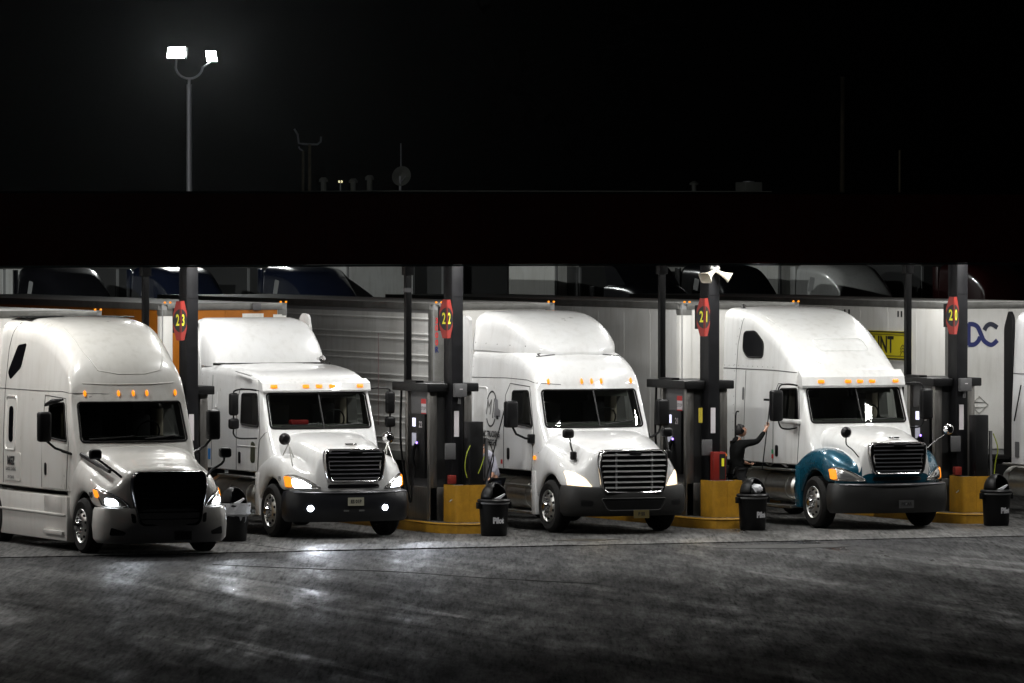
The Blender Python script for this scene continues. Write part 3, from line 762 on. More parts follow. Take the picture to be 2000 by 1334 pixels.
def wheel(root, x, y, z=.49, side=-1, rim=alu, dual=False, far=False):
    """side -1: outer face towards -x. Tyre with grooves, dished rim with hand holes, lug nuts and hub"""
    key = (rim.name, dual)
    if key not in _wh:
        W = .145; d = {}
        prof = [(.29, -W+.02), (.33, -W-.005), (.42, -W-.012), (.465, -W+.02), (.485, -W+.05)]
        for gx in (-.07, -.025, .025, .07): prof += [(.488, gx-.009), (.474, gx-.007), (.474, gx+.007), (.488, gx+.009)]
        prof += [(.485, W-.05), (.465, W-.02), (.42, W+.012), (.33, W+.005), (.29, W-.02)]
        bm = lathe(bmesh.new(), prof, axis='x', n=48, cap=False); me = bpy.data.meshes.new('tyre'); bm.to_mesh(me); bm.free(); d['tyre'] = me
        if dual: rp = [(.30, -W+.01), (.29, -W+.02), (.275, -W+.05), (.265, .02), (.20, .05), (.14, .04), (.13, -.02), (.0, -.03)]
        else: rp = [(.302, -W+.005), (.295, -W-.006), (.28, -W+.02), (.262, -W+.045), (.25, -W+.03), (.2, -W-.012), (.165, -W-.02), (.16, -W-.015), (.0, -W-.015)]
        bm = lathe(bmesh.new(), rp, axis='x', n=40, cap=False); me = bpy.data.meshes.new('rim'); bm.to_mesh(me); bm.free(); d['rim'] = me
        bm = bmesh.new()
        for k in range(10):
            t = 2*math.pi*(k+.5)/10; lathe(bm, [(.026, -W-.008), (.026, -W+.02)], (0, .226*math.cos(t), .226*math.sin(t)), 'x', 10)
        me = bpy.data.meshes.new('hand_holes'); bm.to_mesh(me); bm.free(); d['holes'] = me
        bm = lathe(bmesh.new(), [(.018, 0), (.018, -.05), (.012, -.062), (.0, -.063)], axis='x', n=8); me = bpy.data.meshes.new('lug'); bm.to_mesh(me); bm.free(); d['lug'] = me
        bm = lathe(bmesh.new(), [(.09, .02), (.088, -.05), (.075, -.075), (.07, -.10), (.03, -.115), (.0, -.117)], axis='x', n=20); me = bpy.data.meshes.new('hub'); bm.to_mesh(me); bm.free(); d['hub'] = me
        for k_, m_ in (('tyre', rubber), ('rim', rim), ('holes', darksteel), ('lug', chrome), ('hub', chrome)):
            d[k_].materials.append(m_); d[k_].polygons.foreach_set('use_smooth', [True]*len(d[k_].polygons)); d[k_].set_sharp_from_angle(angle=R(35))
        _wh[key] = d
    d = _wh[key]
    t = bpy.data.objects.new('tyre', d['tyre']); t.name = 'wheel'; COL.objects.link(t); t.parent = root; t.location = (x-side*.145, y, z)
    if side > 0: t.rotation_euler = (0, 0, math.pi)
    def ch(nm, k_, loc=(0,0,0)):
        c = bpy.data.objects.new(nm, d[k_]); COL.objects.link(c); c.parent = t; c.location = loc; return c
    ch('rim', 'rim')
    if far: return t
    if not dual: ch('hand_holes', 'holes'); ch('hub', 'hub', (-.155, 0, 0))
    for k in range(10):
        a_ = 2*math.pi*k/10
        if not dual: ch('lug_nut', 'lug', (-.155, .135*math.cos(a_), .135*math.sin(a_)))
    return t
def marker_lights(root, b, xs, z, style='oval', lit=amber, y=None):
    for x in xs:
        if style == 'oval': ol = [(x+.026*math.cos(t), z+.052*math.sin(t)) for t in [2*math.pi*k/12 for k in range(12)]]
        else: ol = rpoly([(x-.062, z-.03), (x+.062, z-.03), (x+.062, z+.03), (x-.062, z+.03)], .015, 2)
        patch('marker_light', ol, b, 'front', lit, root, off=.018, skirt=.03, rings=3, bulge=.012, step=.03)
def grille(root, pts, y, frame_m, slat_m, n, fw=.055, back=plastic, r=.09, vert=(), curve=.06, slat_r=.014):
    ol = rpoly(pts, r, 5); cx = sum(p[0] for p in ol)/len(ol); zc = sum(p[1] for p in ol)/len(ol)
    yy = lambda x: y+curve*(x/.7)**2
    bm = bmesh.new(); O_ = [bm.verts.new((a, yy(a)+.1, b)) for a, b in ol]; O1 = [bm.verts.new((a, yy(a)-.015, b)) for a, b in ol]
    def ins(d, dy): return [bm.verts.new((a+(cx-a)/max(.05, abs(a-cx)+abs(b-zc))*d, yy(a)+dy, b+(zc-b)/max(.05, abs(a-cx)+abs(b-zc))*d)) for a, b in ol]
    O2 = ins(fw*.35, -.035); O3 = ins(fw*1.2, -.025); O4 = ins(fw*1.5, .03)
    rows = [O_, O1, O2, O3, O4]; k_ = len(ol)
    for A_, B_ in zip(rows, rows[1:]):
        for i in range(k_): bm.faces.new((A_[i], A_[(i+1) % k_], B_[(i+1) % k_], B_[i]))
    bmesh.ops.recalc_face_normals(bm, faces=bm.faces)
    g_ = obj('grille', bm, frame_m, root, ang=60)
    bm = bmesh.new(); c = bm.verts.new((cx, y+.018, zc)); e = [bm.verts.new((a*.97+cx*.03, yy(a)+.018, b*.97+zc*.03)) for a, b in ol]
    for i in range(k_): bm.faces.new((e[i], e[(i+1) % k_], c))
    obj('mesh_backing', bm, back, g_, smooth=False)
    zmin = min(p[1] for p in ol); zmax = max(p[1] for p in ol)
    def hwid(z):
        xs = []
        for i in range(k_):
            a, b = ol[i], ol[(i+1) % k_]
            if (a[1]-z)*(b[1]-z) < 0: xs.append(a[0]+(b[0]-a[0])*(z-a[1])/(b[1]-a[1]))
        return (min(xs), max(xs)) if len(xs) > 1 else (cx-.1, cx+.1)
    for i in range(n):
        z = zmin+(zmax-zmin)*(i+1)/(n+1); x0, x1 = hwid(z); x0 += fw*.7; x1 -= fw*.7
        bm = bmesh.new(); pp = [(x0+(x1-x0)*k/8, yy(x0+(x1-x0)*k/8)-.006, z) for k in range(9)]
        V = [[bm.verts.new((x, q+dy, z+dz)) for dy, dz in ((-slat_r*1.2, -slat_r*.6), (-slat_r*.9, slat_r*.2), (slat_r*1.4, slat_r*1.3), (slat_r*1.2, -slat_r))] for x, q, z in pp]
        for A_, B_ in zip(V, V[1:]):
            for k in range(4): bm.faces.new((A_[k], A_[(k+1) % 4], B_[(k+1) % 4], B_[k]))
        bm.faces.new(V[0]); bm.faces.new(V[-1][::-1]); bmesh.ops.recalc_face_normals(bm, faces=bm.faces)
        obj('slat', bm, slat_m, g_)
    for x in vert: obj('upright', bx(x-.016, x+.016, yy(x)-.006, yy(x)+.03, zmin+.06, zmax-.06, bev=.005), slat_m, g_)
    return g_
def headlight(root, ol, b, side, lens, edge=None, amber_pts=None, core=None):
    """ol given for the -x side"""
    f = (lambda p: [(-x*side, z) for x, z in p]) if side > 0 else (lambda p: p)
    f = (lambda p: [(abs(x)*side, z) for x, z in p])
    h = patch('headlight', rpoly(f(ol), .04, 3), b, 'front', lampside if core else lens, root, off=.014, skirt=.03, rings=5, bulge=.02, step=.04)
    if core: patch('lens', rpoly(f(core), .04, 3), b, 'front', lens, h, off=.038, skirt=.02, rings=4, bulge=.015, step=.03)
    if amber_pts: patch('indicator', rpoly(f(amber_pts), .02, 2), b, 'front', amber, h, off=.036, skirt=.02, rings=3, step=.03)
    if edge: seam('bezel', rpoly(f(ol), .04, 3), b, 'front', .013, edge, h, closed=True, off=.016)
    return h
def beam(root, x, y, z, energy, col, size=54):
    ld = bpy.data.lights.new('headlamp_beam', 'SPOT'); ld.energy = energy; ld.color = col; ld.spot_size = R(size); ld.spot_blend = .8; ld.shadow_soft_size = .06
    o = bpy.data.objects.new('beam', ld); COL.objects.link(o); o.parent = root; o.location = (x, y, z); o.rotation_euler = (R(90-7), 0, R(180)+0)
    o.rotation_euler = Vector((0, -1, -.2)).to_track_quat('-Z', 'Y').to_euler()
def box_mirror(root, side, x, y, z0, z1, w=.2, d=.16, arms=(), m=plastic):
    t = obj('side_mirror', bx(x-w/2, x+w/2, y-d/2, y+d/2, z0, z1, bev=.05, seg=3), m, root)
    obj('mirror_face', bx(x-w/2+.02, x+w/2-.02, y+d/2, y+d/2+.004, z0+.03, z1-.03), chrome, t, smooth=False)
    for a in arms: obj('arm', tb(a, .022, n=8), m, t)
    return t
def plate(root, x, z, y, w=.31, h=.15, txt='', m=None):
    p = obj('number_plate', bx(x-w/2, x+w/2, y-.012, y, z-h/2, z+h/2), m or M('plate', (.42, .42, .34), .5, var=.2), root, smooth=False)
    if txt: text_on('lettering', txt, .085, (x, z), 'front', printk, p, flat=y-.0125, bold=.003, off=.003, sx=.9)
def chassis(root, back=7.6, tank=True, skirt=None, y0=2.0):
    for sx in (-1, 1): obj('frame_rail', bx(sx*.43-.05, sx*.43+.05, .8, back, .72, .98), darksteel, root, smooth=False)
    obj('front_axle', bx(-1.0, 1.0, 1.18, 1.32, .42, .55), darksteel, root, smooth=False)
    for i, yy in enumerate((back-1.75, back-.45)):
        for sx in (-1, 1): wheel(root, sx*1.22, yy, .49, sx, alu, dual=True, far=True)
    obj('fifth_wheel', lathe(bmesh.new(), [(.05, 1.08), (.48, 1.08), (.48, 1.15), (.05, 1.15)], (0, back-1.1, 0), 'z', 24), darksteel, root)
    obj('battery_box', bx(-.6, .6, 2.3, 5.0, .5, 1.12), darksteel, root, smooth=False)
def tank_and_steps(root, y0, y1, side=-1, stepz=(.36, .8), r=.31, zc=.66, xout=1.2, stepmat=alu):
    x = side*(xout-r-.03); n = 24
    t = obj('fuel_tank', lathe(bmesh.new(), [(r*.85, y0-.0), (r, y0+.05), (r, y1-.05), (r*.85, y1)], (x, 0, zc), 'y', n), alu, root)
    for yy in (y0+.3, (y0+y1)/2, y1-.3): obj('strap', lathe(bmesh.new(), [(r+.004, yy-.025), (r+.012, yy-.02), (r+.012, yy+.02), (r+.004, yy+.025)], (x, 0, zc), 'y', n), alu, t)
    for z in stepz: obj('step', bx(min(side*xout, side*(xout-.3)), max(side*xout, side*(xout-.3)), y0+.0, y0+1.25, z-.025, z+.025, bev=.01), stepmat, root)
def door(root, b, ol, paint, win, handle, seam_pts, axis='left'):
    d = patch('door', rpoly(ol, .05, 3), b, axis, paint, root, off=.006, skirt=.015, rings=7)
    hb = bvh_of(d.data)
    h = patch('handle', rpoly([(handle[0]-.06, handle[1]-.11), (handle[0]+.06, handle[1]-.11), (handle[0]+.06, handle[1]+.11), (handle[0]-.06, handle[1]+.11)], .05, 4), b, axis, plastic, d, off=.012, skirt=.02, rings=3, bulge=.015, step=.04)
    w_ = patch('window', rpoly(win, .06, 4), b, axis, sideglass, d, off=.003, skirt=0, rings=6)
    seam('window_seal', rpoly(win, .06, 4), b, axis, .017, rubber, w_, closed=True, off=.003)
    seam('door_gap', seam_pts, b, axis, .007, seam_m, d, off=.0)
    return d
def wiper(root, b, p0, p1):
    a = [Vector(p0).lerp(Vector(p1), k/6) for k in range(7)]
    seam('wiper', [tuple(q) for q in a], b, 'front', .011, plastic, root, off=.025)

def rivets(root, b, axis, pts, gap=.16, r=.011, m=None):
    bm = bmesh.new()
    for i, p in enumerate(dense(pts, gap, False)):
        h = hit(b, axis, *p); a_, c_ = frame_of(h[1]); q = h[0]+h[1]*.004
        vs = [bm.verts.new(q+(a_*math.cos(t)+c_*math.sin(t))*r) for t in [math.pi/3*k for k in range(6)]]; cv = bm.verts.new(q+h[1]*.004)
        for k in range(6): bm.faces.new((vs[k], vs[(k+1) % 6], cv))
    return obj('rivet_row', bm, m or M('rivet', (.10, .10, .10), .5), root)
# --- cabin profiles: (y_bottom, y_top, zb, zt, wb, wt, r, bow)
ST_CAS_FRONT = [(1.44, 2.16, 1.1, 2.60, .96, .92, .10, .24), (1.47, 2.20, 1.1, 2.67, 1.04, 1.0, .15, .25), (1.55, 2.25, 1.1, 2.80, 1.10, 1.03, .19, .25)]
ST3 = ST_CAS_FRONT+[(1.75, 2.34, 1.1, 2.98, 1.13, 1.04, .26, .22), (2.1, 2.5, 1.1, 3.15, 1.15, 1.05, .31, .17), (2.6, 2.85, 1.1, 3.30, 1.17, 1.07, .33, .10), (3.4, 3.45, 1.1, 3.38, 1.20, 1.10, .31, .03), (4.3, 4.3, 1.1, 3.40, 1.22, 1.14, .26, 0), (4.98, 4.98, 1.1, 3.40, 1.22, 1.15, .24, 0)]
ST1 = ST_CAS_FRONT+[(1.72, 2.30, 1.05, 3.0, 1.14, 1.03, .26, .23), (1.95, 2.42, 1.05, 3.28, 1.16, 1.02, .36, .2), (2.3, 2.68, 1.05, 3.56, 1.18, .98, .45, .16), (2.8, 3.06, 1.05, 3.82, 1.20, 1.0, .47, .10), (3.5, 3.62, 1.05, 3.99, 1.21, 1.08, .42, .03), (4.5, 4.5, 1.05, 4.06, 1.22, 1.11, .38, 0), (5.75, 5.75, 1.05, 4.06, 1.22, 1.13, .34, 0)]
ST_COL_FRONT = [(1.36, 2.03, 1.15, 2.58, .98, .95, .07, .14), (1.40, 2.07, 1.15, 2.66, 1.05, 1.01, .12, .14), (1.5, 2.12, 1.15, 2.78, 1.09, 1.03, .15, .14)]
ST4 = ST_COL_FRONT+[(1.65, 2.2, 1.15, 2.93, 1.11, 1.03, .2, .13), (2.0, 2.42, 1.15, 3.14, 1.13, 1.03, .28, .10), (2.6, 2.90, 1.15, 3.48, 1.16, 1.04, .32, .06), (3.3, 3.50, 1.15, 3.80, 1.19, 1.08, .32, .02), (4.2, 4.28, 1.15, 4.03, 1.21, 1.12, .28, 0), (5.3, 5.3, 1.15, 4.09, 1.21, 1.15, .20, 0)]
ST2 = ST_COL_FRONT+[(1.7, 2.25, 1.15, 2.90, 1.11, 1.05, .17, .12), (2.3, 2.6, 1.15, 2.99, 1.14, 1.08, .18, .07), (3.2, 3.3, 1.15, 3.06, 1.18, 1.13, .18, .02), (4.2, 4.2, 1.15, 3.10, 1.2, 1.16, .17, 0), (4.95, 4.95, 1.15, 3.11, 1.2, 1.16, .17, 0)]
WS_CAS = [(-.99, 1.93), (.99, 1.93), (.955, 2.615), (-.955, 2.615)]
WS_COL = [(-.99, 1.965), (.99, 1.965), (.975, 2.60), (-.975, 2.60)]
SW_CAS = [(2.12, 1.93), (3.05, 1.98), (3.07, 2.58), (2.42, 2.60)]
SW_COL = [(2.05, 1.99), (2.85, 2.02), (2.87, 2.58), (2.22, 2.60)]
H_CAS = [(2.1, 1.88, .92, .15, 1.06, 1.62, 1.145), (1.75, 1.89, .90, .15, 1.03, 1.60, 1.155), (1.55, 1.885, .87, .15, 1.01, 1.56, 1.165), (1.25, 1.85, .82, .15, .98, 1.49, 1.175), (.95, 1.79, .78, .16, .94, 1.42, 1.175), (.78, 1.75, .76, .16, .92, 1.36, 1.165), (.58, 1.70, .74, .16, .90, 1.29, 1.145), (.4, 1.64, .72, .15, .89, 1.22, 1.12)]
H_COL = [(2.1, 1.90, .90, .28, .98, 1.34, 1.15), (1.78, 1.915, .89, .30, .92, 1.43, 1.165), (1.5, 1.91, .85, .30, .86, 1.49, 1.175), (1.25, 1.88, .80, .30, .80, 1.51, 1.18), (.95, 1.83, .75, .30, .76, 1.49, 1.18), (.75, 1.79, .72, .29, .74, 1.44, 1.17), (.55, 1.75, .69, .28, .73, 1.36, 1.15), (.38, 1.71, .67, .26, .72, 1.27, 1.12)]

def lettering_block(root, b, lines, x, z, m=printk):
    for i, (txt, s, bold) in enumerate(lines): text_on('lettering', txt, s, (x, z-i*.145), 'left', m, root, bvh=b, bold=bold, sx=.9, off=.018)

# ---------------------------------------------------------------- truck A: cream raised-roof sleeper at the left
def truck_cream(loc):
    t = thing('semi_truck', 'cream raised roof sleeper truck with black grille, farthest forward at left', 'truck', loc, 0, 'semi trucks at the pumps')
    o, b = cab(t, ST1, cream, WS_CAS, SW_CAS); cab_inside(t)
    hst = [(y, zc-.02-(.05 if y < .8 else 0), hx, dr, fin, zf-.02, fo) for y, zc, hx, dr, fin, zf, fo in H_CAS]
    ho, hb = hood(t, hst, cream, (1.53, .68, .14, .88, 1.15, 1.09), plan=(.1, .42, 3), bot=.80)
    bu, bb = bumper(t, cream, .22, .82, hw=1.19, back=.66, ends=.02)
    grille(t, [(-.56, .52), (.56, .52), (.70, 1.2), (.66, 1.47), (-.66, 1.47), (-.70, 1.2)], .0, blackp, blackp, 7, fw=.05, r=.12, curve=.05)
    HL = [(-1.13, 1.17), (-1.02, 1.12), (-.80, .98), (-.68, .85), (-.78, .83), (-1.08, .86)]
    for s in (-1, 1):
        headlight(t, HL, hb, s, led, edge=chrome, core=[(-1.04, 1.0), (-.90, .985), (-.84, .885), (-1.03, .88)], amber_pts=[(-1.135, 1.14), (-1.105, 1.13), (-1.10, 1.0), (-1.13, 1.0)])
        beam(t, s*.95, -.05, .92, 70, (.85, .92, 1))
        patch('fog_lamp_recess', rpoly([(s*1.02, .50), (s*.78, .42), (s*.80, .36), (s*1.04, .36)], .03, 3), bb, 'front', plastic, bu, off=.004, skirt=.02, rings=3)
        patch('air_inlet', rpoly([(s*.62, .72), (s*.70, .75), (s*.68, .58), (s*.61, .57)], .03, 3), bb, 'front', plastic, bu, off=.004, skirt=.02, rings=3)
    plate(t, .22, .35, -.03, m=M('dark_plate', (.07, .06, .05), .6), txt='P 8196')
    for s in (-1, 1): wheel(t, s*1.2, 1.25, .49, s)
    marker_lights(t, b, (-.82, -.24, 0.03, .29, .87), 2.77)
    seam('roof_seam', [(1.95, 2.76), (2.6, 2.80), (3.6, 2.79), (5.74, 2.79)], b, 'left', .006, seam_m, t)
    seam('visor_crease', [(-.85, 2.95), (-.4, 2.93), (.4, 2.93), (.85, 2.95)], b, 'front', .012, cream, t, off=-.002)
    seam('dome_crease', [(-.78, 3.9), (-.72, 3.5), (-.55, 3.17), (-.2, 3.11), (.3, 3.11), (.62, 3.17), (.78, 3.5), (.8, 3.9)], b, 'front', .012, cream, t, off=-.004)
    door(t, b, [(2.12, 1.09), (3.3, 1.09), (3.32, 1.90), (2.1, 1.88)], cream, SW_CAS, (3.12, 1.42), [(2.12, 1.09), (2.05, 1.9), (2.38, 2.68), (3.3, 2.72), (3.33, 1.09)])
    for w_ in ([(4.88, 1.84), (5.12, 1.84), (5.14, 2.48), (4.90, 2.48)],):
        s_ = patch('sleeper_window', rpoly(w_, .1, 5), b, 'left', darkglass, t, off=.004, skirt=.01, rings=4)
        seam('window_frame', rpoly([(4.74, 1.70), (5.3, 1.70), (5.3, 2.66), (4.74, 2.66)], .1, 4), b, 'left', .018, cream, s_, closed=True, off=0)
    patch('roof_window', rpoly([(4.35, 3.62), (4.8, 3.58), (5.3, 3.08), (5.15, 2.95), (4.6, 3.18)], .07, 4), b, 'left', darkglass, t, off=.004, skirt=.01, rings=4)
    seam('sleeper_gap', [(5.4, 1.1), (5.4, 2.8), (5.28, 3.5), (5.0, 3.98)], b, 'left', .007, seam_m, t)
    pl = patch('locker_door', rpoly([(4.45, 1.15), (5.35, 1.15), (5.35, 1.66), (4.45, 1.66)], .06, 4), b, 'left', cream, t, off=.008, skirt=.02, rings=4)
    lettering_block(t, b, [('MGZ', .2, .012), ('LEADEX LEASING', .08, .002), ('OH 526418', .08, .002)], 4.95, 1.50)
    text_on('unit_number', '08', .13, (.84, 1.04), 'left', printk, t, bvh=hb, bold=.006)
    # skirts
    sk = obj('side_fairing', bx(-1.21, -.9, 2.0, 7.4, .18, .97, bev=.03), cream, t)
    obj('fairing_crease', bx(-1.235, -1.2, 2.05, 7.4, .62, .66, bev=.012), cream, sk); obj('step', bx(-1.27, -1.16, 2.1, 3.1, .28, .36, bev=.02), cream, sk)
    obj('side_fairing', bx(.9, 1.21, 2.0, 7.4, .18, .97, bev=.03), cream, t)
    obj('door_step_pad', bx(-1.216, -1.0, 2.25, 3.2, .66, .96, bev=.02), cream, sk)
    for s in (-1, 1):
        obj('side_extender', bx(min(s*1.14, s*1.2), max(s*1.14, s*1.2), 5.755, 6.3, 1.2, 4.0, bev=.02), cream, t)
        box_mirror(t, s, s*1.58, 2.12, 1.93, 2.46, w=.24, d=.17, arms=[[(s*1.55, 2.12, 1.96), (s*1.4, 2.05, 1.82), (s*1.12, 1.95, 1.72)], [(s*1.3, 2.0, 1.77), (s*1.08, 1.9, 1.70)]])
        arm = poly3([(s*1.2, .5, 1.70), (s*1.06, .45, 1.60), (s*.86, .3, 1.42), (s*.80, .26, 1.36)], 8) if s < 0 else poly3([(1.2, .55, 1.70), (1.15, .5, 1.58), (.90, .4, 1.46), (.80, .32, 1.36)], 8)
        h = obj('hood_mirror', bx(s*1.2-.11, s*1.2+.11, .44, .58, 1.67, 1.85, bev=.05, seg=3), plastic, t); obj('arm', tb(arm, .022, n=8), plastic, h)
    obj('fender_strip', tb([(-1.0, 1.95, 1.74), (-1.03, 1.5, 1.68), (-1.0, 1.0, 1.58), (-.92, .55, 1.46)], .04, n=8), plastic, t)
    obj('roof_spoiler', bx(-1.0, 1.0, 4.6, 5.7, 4.06, 4.085, bev=.01), plastic, t)
    wiper(t, b, (-.85, 1.97), (-.1, 2.02)); wiper(t, b, (.1, 1.97), (.8, 2.03))
    obj('rain_visor', tb([(-1.13, 2.42, 2.66), (-1.2, 2.75, 2.62), (-1.22, 3.08, 2.55)], [.02, .05, .03], n=8), plastic, t)
    chassis(t, 7.7); return t

# ---------------------------------------------------------------- truck C: white mid-roof with chrome grille, lane 22
def truck_midroof(loc):
    t = thing('semi_truck', 'white mid roof truck with wide chrome grille and freight company lettering', 'truck', loc, 0, 'semi trucks at the pumps')
    o, b = cab(t, ST3, white, WS_CAS, SW_CAS); cab_inside(t)
    ho, hb = hood(t, H_CAS, white, (1.58, .70, .15, .88, 1.16, 1.09), bot=.80)
    bu, bb = bumper(t, greyplastic, .33, .86, hw=1.21, back=.68, ends=.04)
    grille(t, [(-.62, .76), (.62, .76), (.70, 1.3), (.66, 1.56), (-.66, 1.56), (-.70, 1.3)], .0, chrome, slatm, 7, fw=.06, r=.11, vert=(-.36, .36), slat_r=.017)
    HL = [(-1.12, 1.16), (-1.03, 1.15), (-.86, 1.03), (-.74, .86), (-.78, .835), (-1.10, .86)]
    for s in (-1, 1):
        headlight(t, HL, hb, s, halogen)
        beam(t, s*.95, -.05, .95, 35, (1, .85, .6))
        patch('fog_lamp_recess', rpoly([(s*1.0, .64), (s*.78, .62), (s*.80, .52), (s*1.0, .52)], .04, 3), bb, 'front', plastic, bu, off=.004, skirt=.02, rings=3)
    patch('lower_intake', rpoly([(-.62, .64), (.62, .64), (.5, .46), (-.5, .46)], .06, 3), bb, 'front', plastic, bu, off=.004, skirt=.02, rings=4)
    seam('intake_trim', rpoly([(-.66, .66), (.66, .66), (.53, .44), (-.53, .44)], .06, 3), bb, 'front', .014, greyplastic, bu, closed=True, off=.005)
    plate(t, .12, .37, -.03, m=M('gold_plate', (.14, .11, .04), .5), txt='P 55')
    for s in (-1, 1): wheel(t, s*1.2, 1.25, .49, s)
    marker_lights(t, b, (-.82, -.2, 0, .2, .87), 2.775)
    fst = [(2.55, 2.55, 3.25, 3.31, .40, .38, .04, .0), (2.68, 2.68, 3.25, 3.42, .70, .62, .1, .06), (2.95, 2.95, 3.26, 3.60, .90, .80, .2, .06), (3.4, 3.4, 3.27, 3.84, 1.02, .90, .3, .04), (4.0, 4.0, 3.29, 4.0, 1.1, .97, .34, 0), (4.6, 4.6, 3.3, 4.05, 1.13, 1.02, .32, 0), (5.05, 5.05, 3.3, 4.05, 1.14, 1.03, .30, 0)]
    global BELT; k_ = BELT; BELT = 3.4; fm = loft_mesh(fst); BELT = k_
    fb = bvh_of(fm); obj('roof_fairing', fm, white, t, ang=50)
    seam('fairing_gap', [(2.6, 3.31), (3.2, 3.335), (4.0, 3.37), (4.95, 3.37)], b, 'left', .013, seam_m, t, off=.004)
    seam('fairing_gap', [(-.85, 3.23), (-.4, 3.27), (.4, 3.27), (.85, 3.23)], b, 'front', .012, seam_m, t, off=.004)
    rivets(t, fb, 'left', [(3.0, 3.42), (4.9, 3.46)], .45, .014); rivets(t, b, 'left', [(4.93, 1.2), (4.93, 3.2)], .2)
    for s in (-1, 1):
        bm = prism(bmesh.new(), rpoly([(4.99, 1.35), (5.42, 1.35), (5.44, 3.7), (5.3, 3.98), (5.05, 3.92), (4.99, 3.4)], .06, 3), 'x', min(s*1.15, s*1.21), max(s*1.15, s*1.21)); obj('side_extender', bm, white, t)
    seam('roof_seam', [(2.05, 2.72), (2.5, 2.80), (3.4, 2.82), (4.97, 2.80)], b, 'left', .006, seam_m, t)
    door(t, b, [(2.14, 1.13), (3.34, 1.12), (3.35, 1.90), (2.12, 1.88)], white, SW_CAS, (3.16, 1.40), [(2.14, 1.12), (2.08, 1.9), (2.38, 2.68), (3.2, 2.72), (3.37, 2.5), (3.38, 1.12)])
    seam('luggage_door', rpoly([(4.2, 1.62), (4.85, 1.62), (4.85, 2.62), (4.2, 2.62)], .08, 4), b, 'left', .012, white, t, closed=True, off=0)
    # company mark on the sleeper side
    cy, cz = 3.98, 2.22
    for a0, a1 in ((35, 148), (215, 330)):
        seam('emblem_arc', [(cy-.23*math.cos(R(a)), cz+.33*math.sin(R(a))) for a in range(a0, a1, 8)], b, 'left', .022, printk, t, off=-.012, n=6)
    text_on('emblem_letter', 'M', .42, (4.1, 2.24), 'left', M('print_grey', (.09, .09, .09), .5), t, bvh=b, sx=.75, shear=.2)
    seam('emblem_stroke', [(3.9, 2.05), (3.86, 2.42)], b, 'left', .016, printk, t, off=-.008)
    em = patch('emblem_truck', [(3.83, 2.06), (3.55, 2.08), (3.56, 2.2), (3.66, 2.24), (3.70, 2.40), (3.83, 2.42)], b, 'left', M('print_mid', (.22, .22, .23), .5), t, off=.004, skirt=0, rings=3)
    patch('emblem_wheel', [(3.62, 2.03), (3.72, 2.03), (3.72, 2.10), (3.62, 2.10)], b, 'left', printk, em, off=.006, skirt=0, rings=2)
    text_on('lettering', 'MC TRUCKING', .155, (3.93, 1.74), 'left', printk, t, bvh=b, bold=.007, sx=.74, off=.01)
    text_on('lettering', '& FREIGHT', .155, (3.93, 1.58), 'left', printk, t, bvh=b, bold=.007, sx=.74, off=.01)
    text_on('unit_number', '07', .16, (1.90, 1.50), 'left', printk, t, bvh=hb, bold=.004)
    patch('side_marker', [(2.0+.04*math.cos(k*.6), 1.36+.04*math.sin(k*.6)) for k in range(10)], b, 'left', amber, t, off=.03, skirt=.02, rings=3)
    patch('warning_sticker', [(3.42, 1.2), (3.5, 1.2), (3.5, 1.28), (3.42, 1.28)], b, 'left', printr, t, off=.004, skirt=0, rings=2)
    for s in (-1, 1):
        box_mirror(t, s, s*1.55, 2.2, 1.92, 2.42, w=.25, d=.18, arms=[[(s*1.52, 2.2, 1.94), (s*1.46, 2.16, 1.8), (s*1.3, 2.1, 1.72), (s*1.12, 2.1, 1.70)]])
        obj('mirror_foot', bx(s*1.16-.07, s*1.16+.07, 2.02, 2.2, 1.62, 1.80, bev=.03), plastic, t)
        h = obj('hood_mirror', bx(s*1.0-.11, s*1.0+.11, .72, .84, 1.76, 1.93, bev=.05, seg=3), plastic, t)
        obj('arm', tb(poly3([(s*.98, .76, 1.78), (s*.98, .70, 1.62), (s*.96, .62, 1.45)], 8), .018, n=8), plastic, h); obj('mirror_foot', bx(s*.96-.05, s*.96+.05, .56, .70, 1.36, 1.52, bev=.03), plastic, h)
    tank_and_steps(t, 2.12, 4.6, -1, (.33, .82)); tank_and_steps(t, 2.12, 4.6, 1, (.33, .82))
    for s in (-1, 1): obj('fender_skirt', bx(min(s*1.17, s*1.06), max(s*1.17, s*1.06), 1.93, 2.12, .3, 1.12, bev=.02), white, t)
    wiper(t, b, (-.8, 1.97), (-.15, 2.02)); wiper(t, b, (.1, 1.97), (.75, 2.03))
    seam('windshield_divider', [(0, 1.93), (0, 2.61)], b, 'front', .016, plastic, t, off=.006)
    text_on('badge', 'o', .01, (0, 1.5), 'front', chrome, t, flat=-.03) if False else obj('badge', bx(-.12, .12, -.045, -.02, 1.46, 1.51, bev=.015), plastic, t)
    chassis(t, 7.2); return t

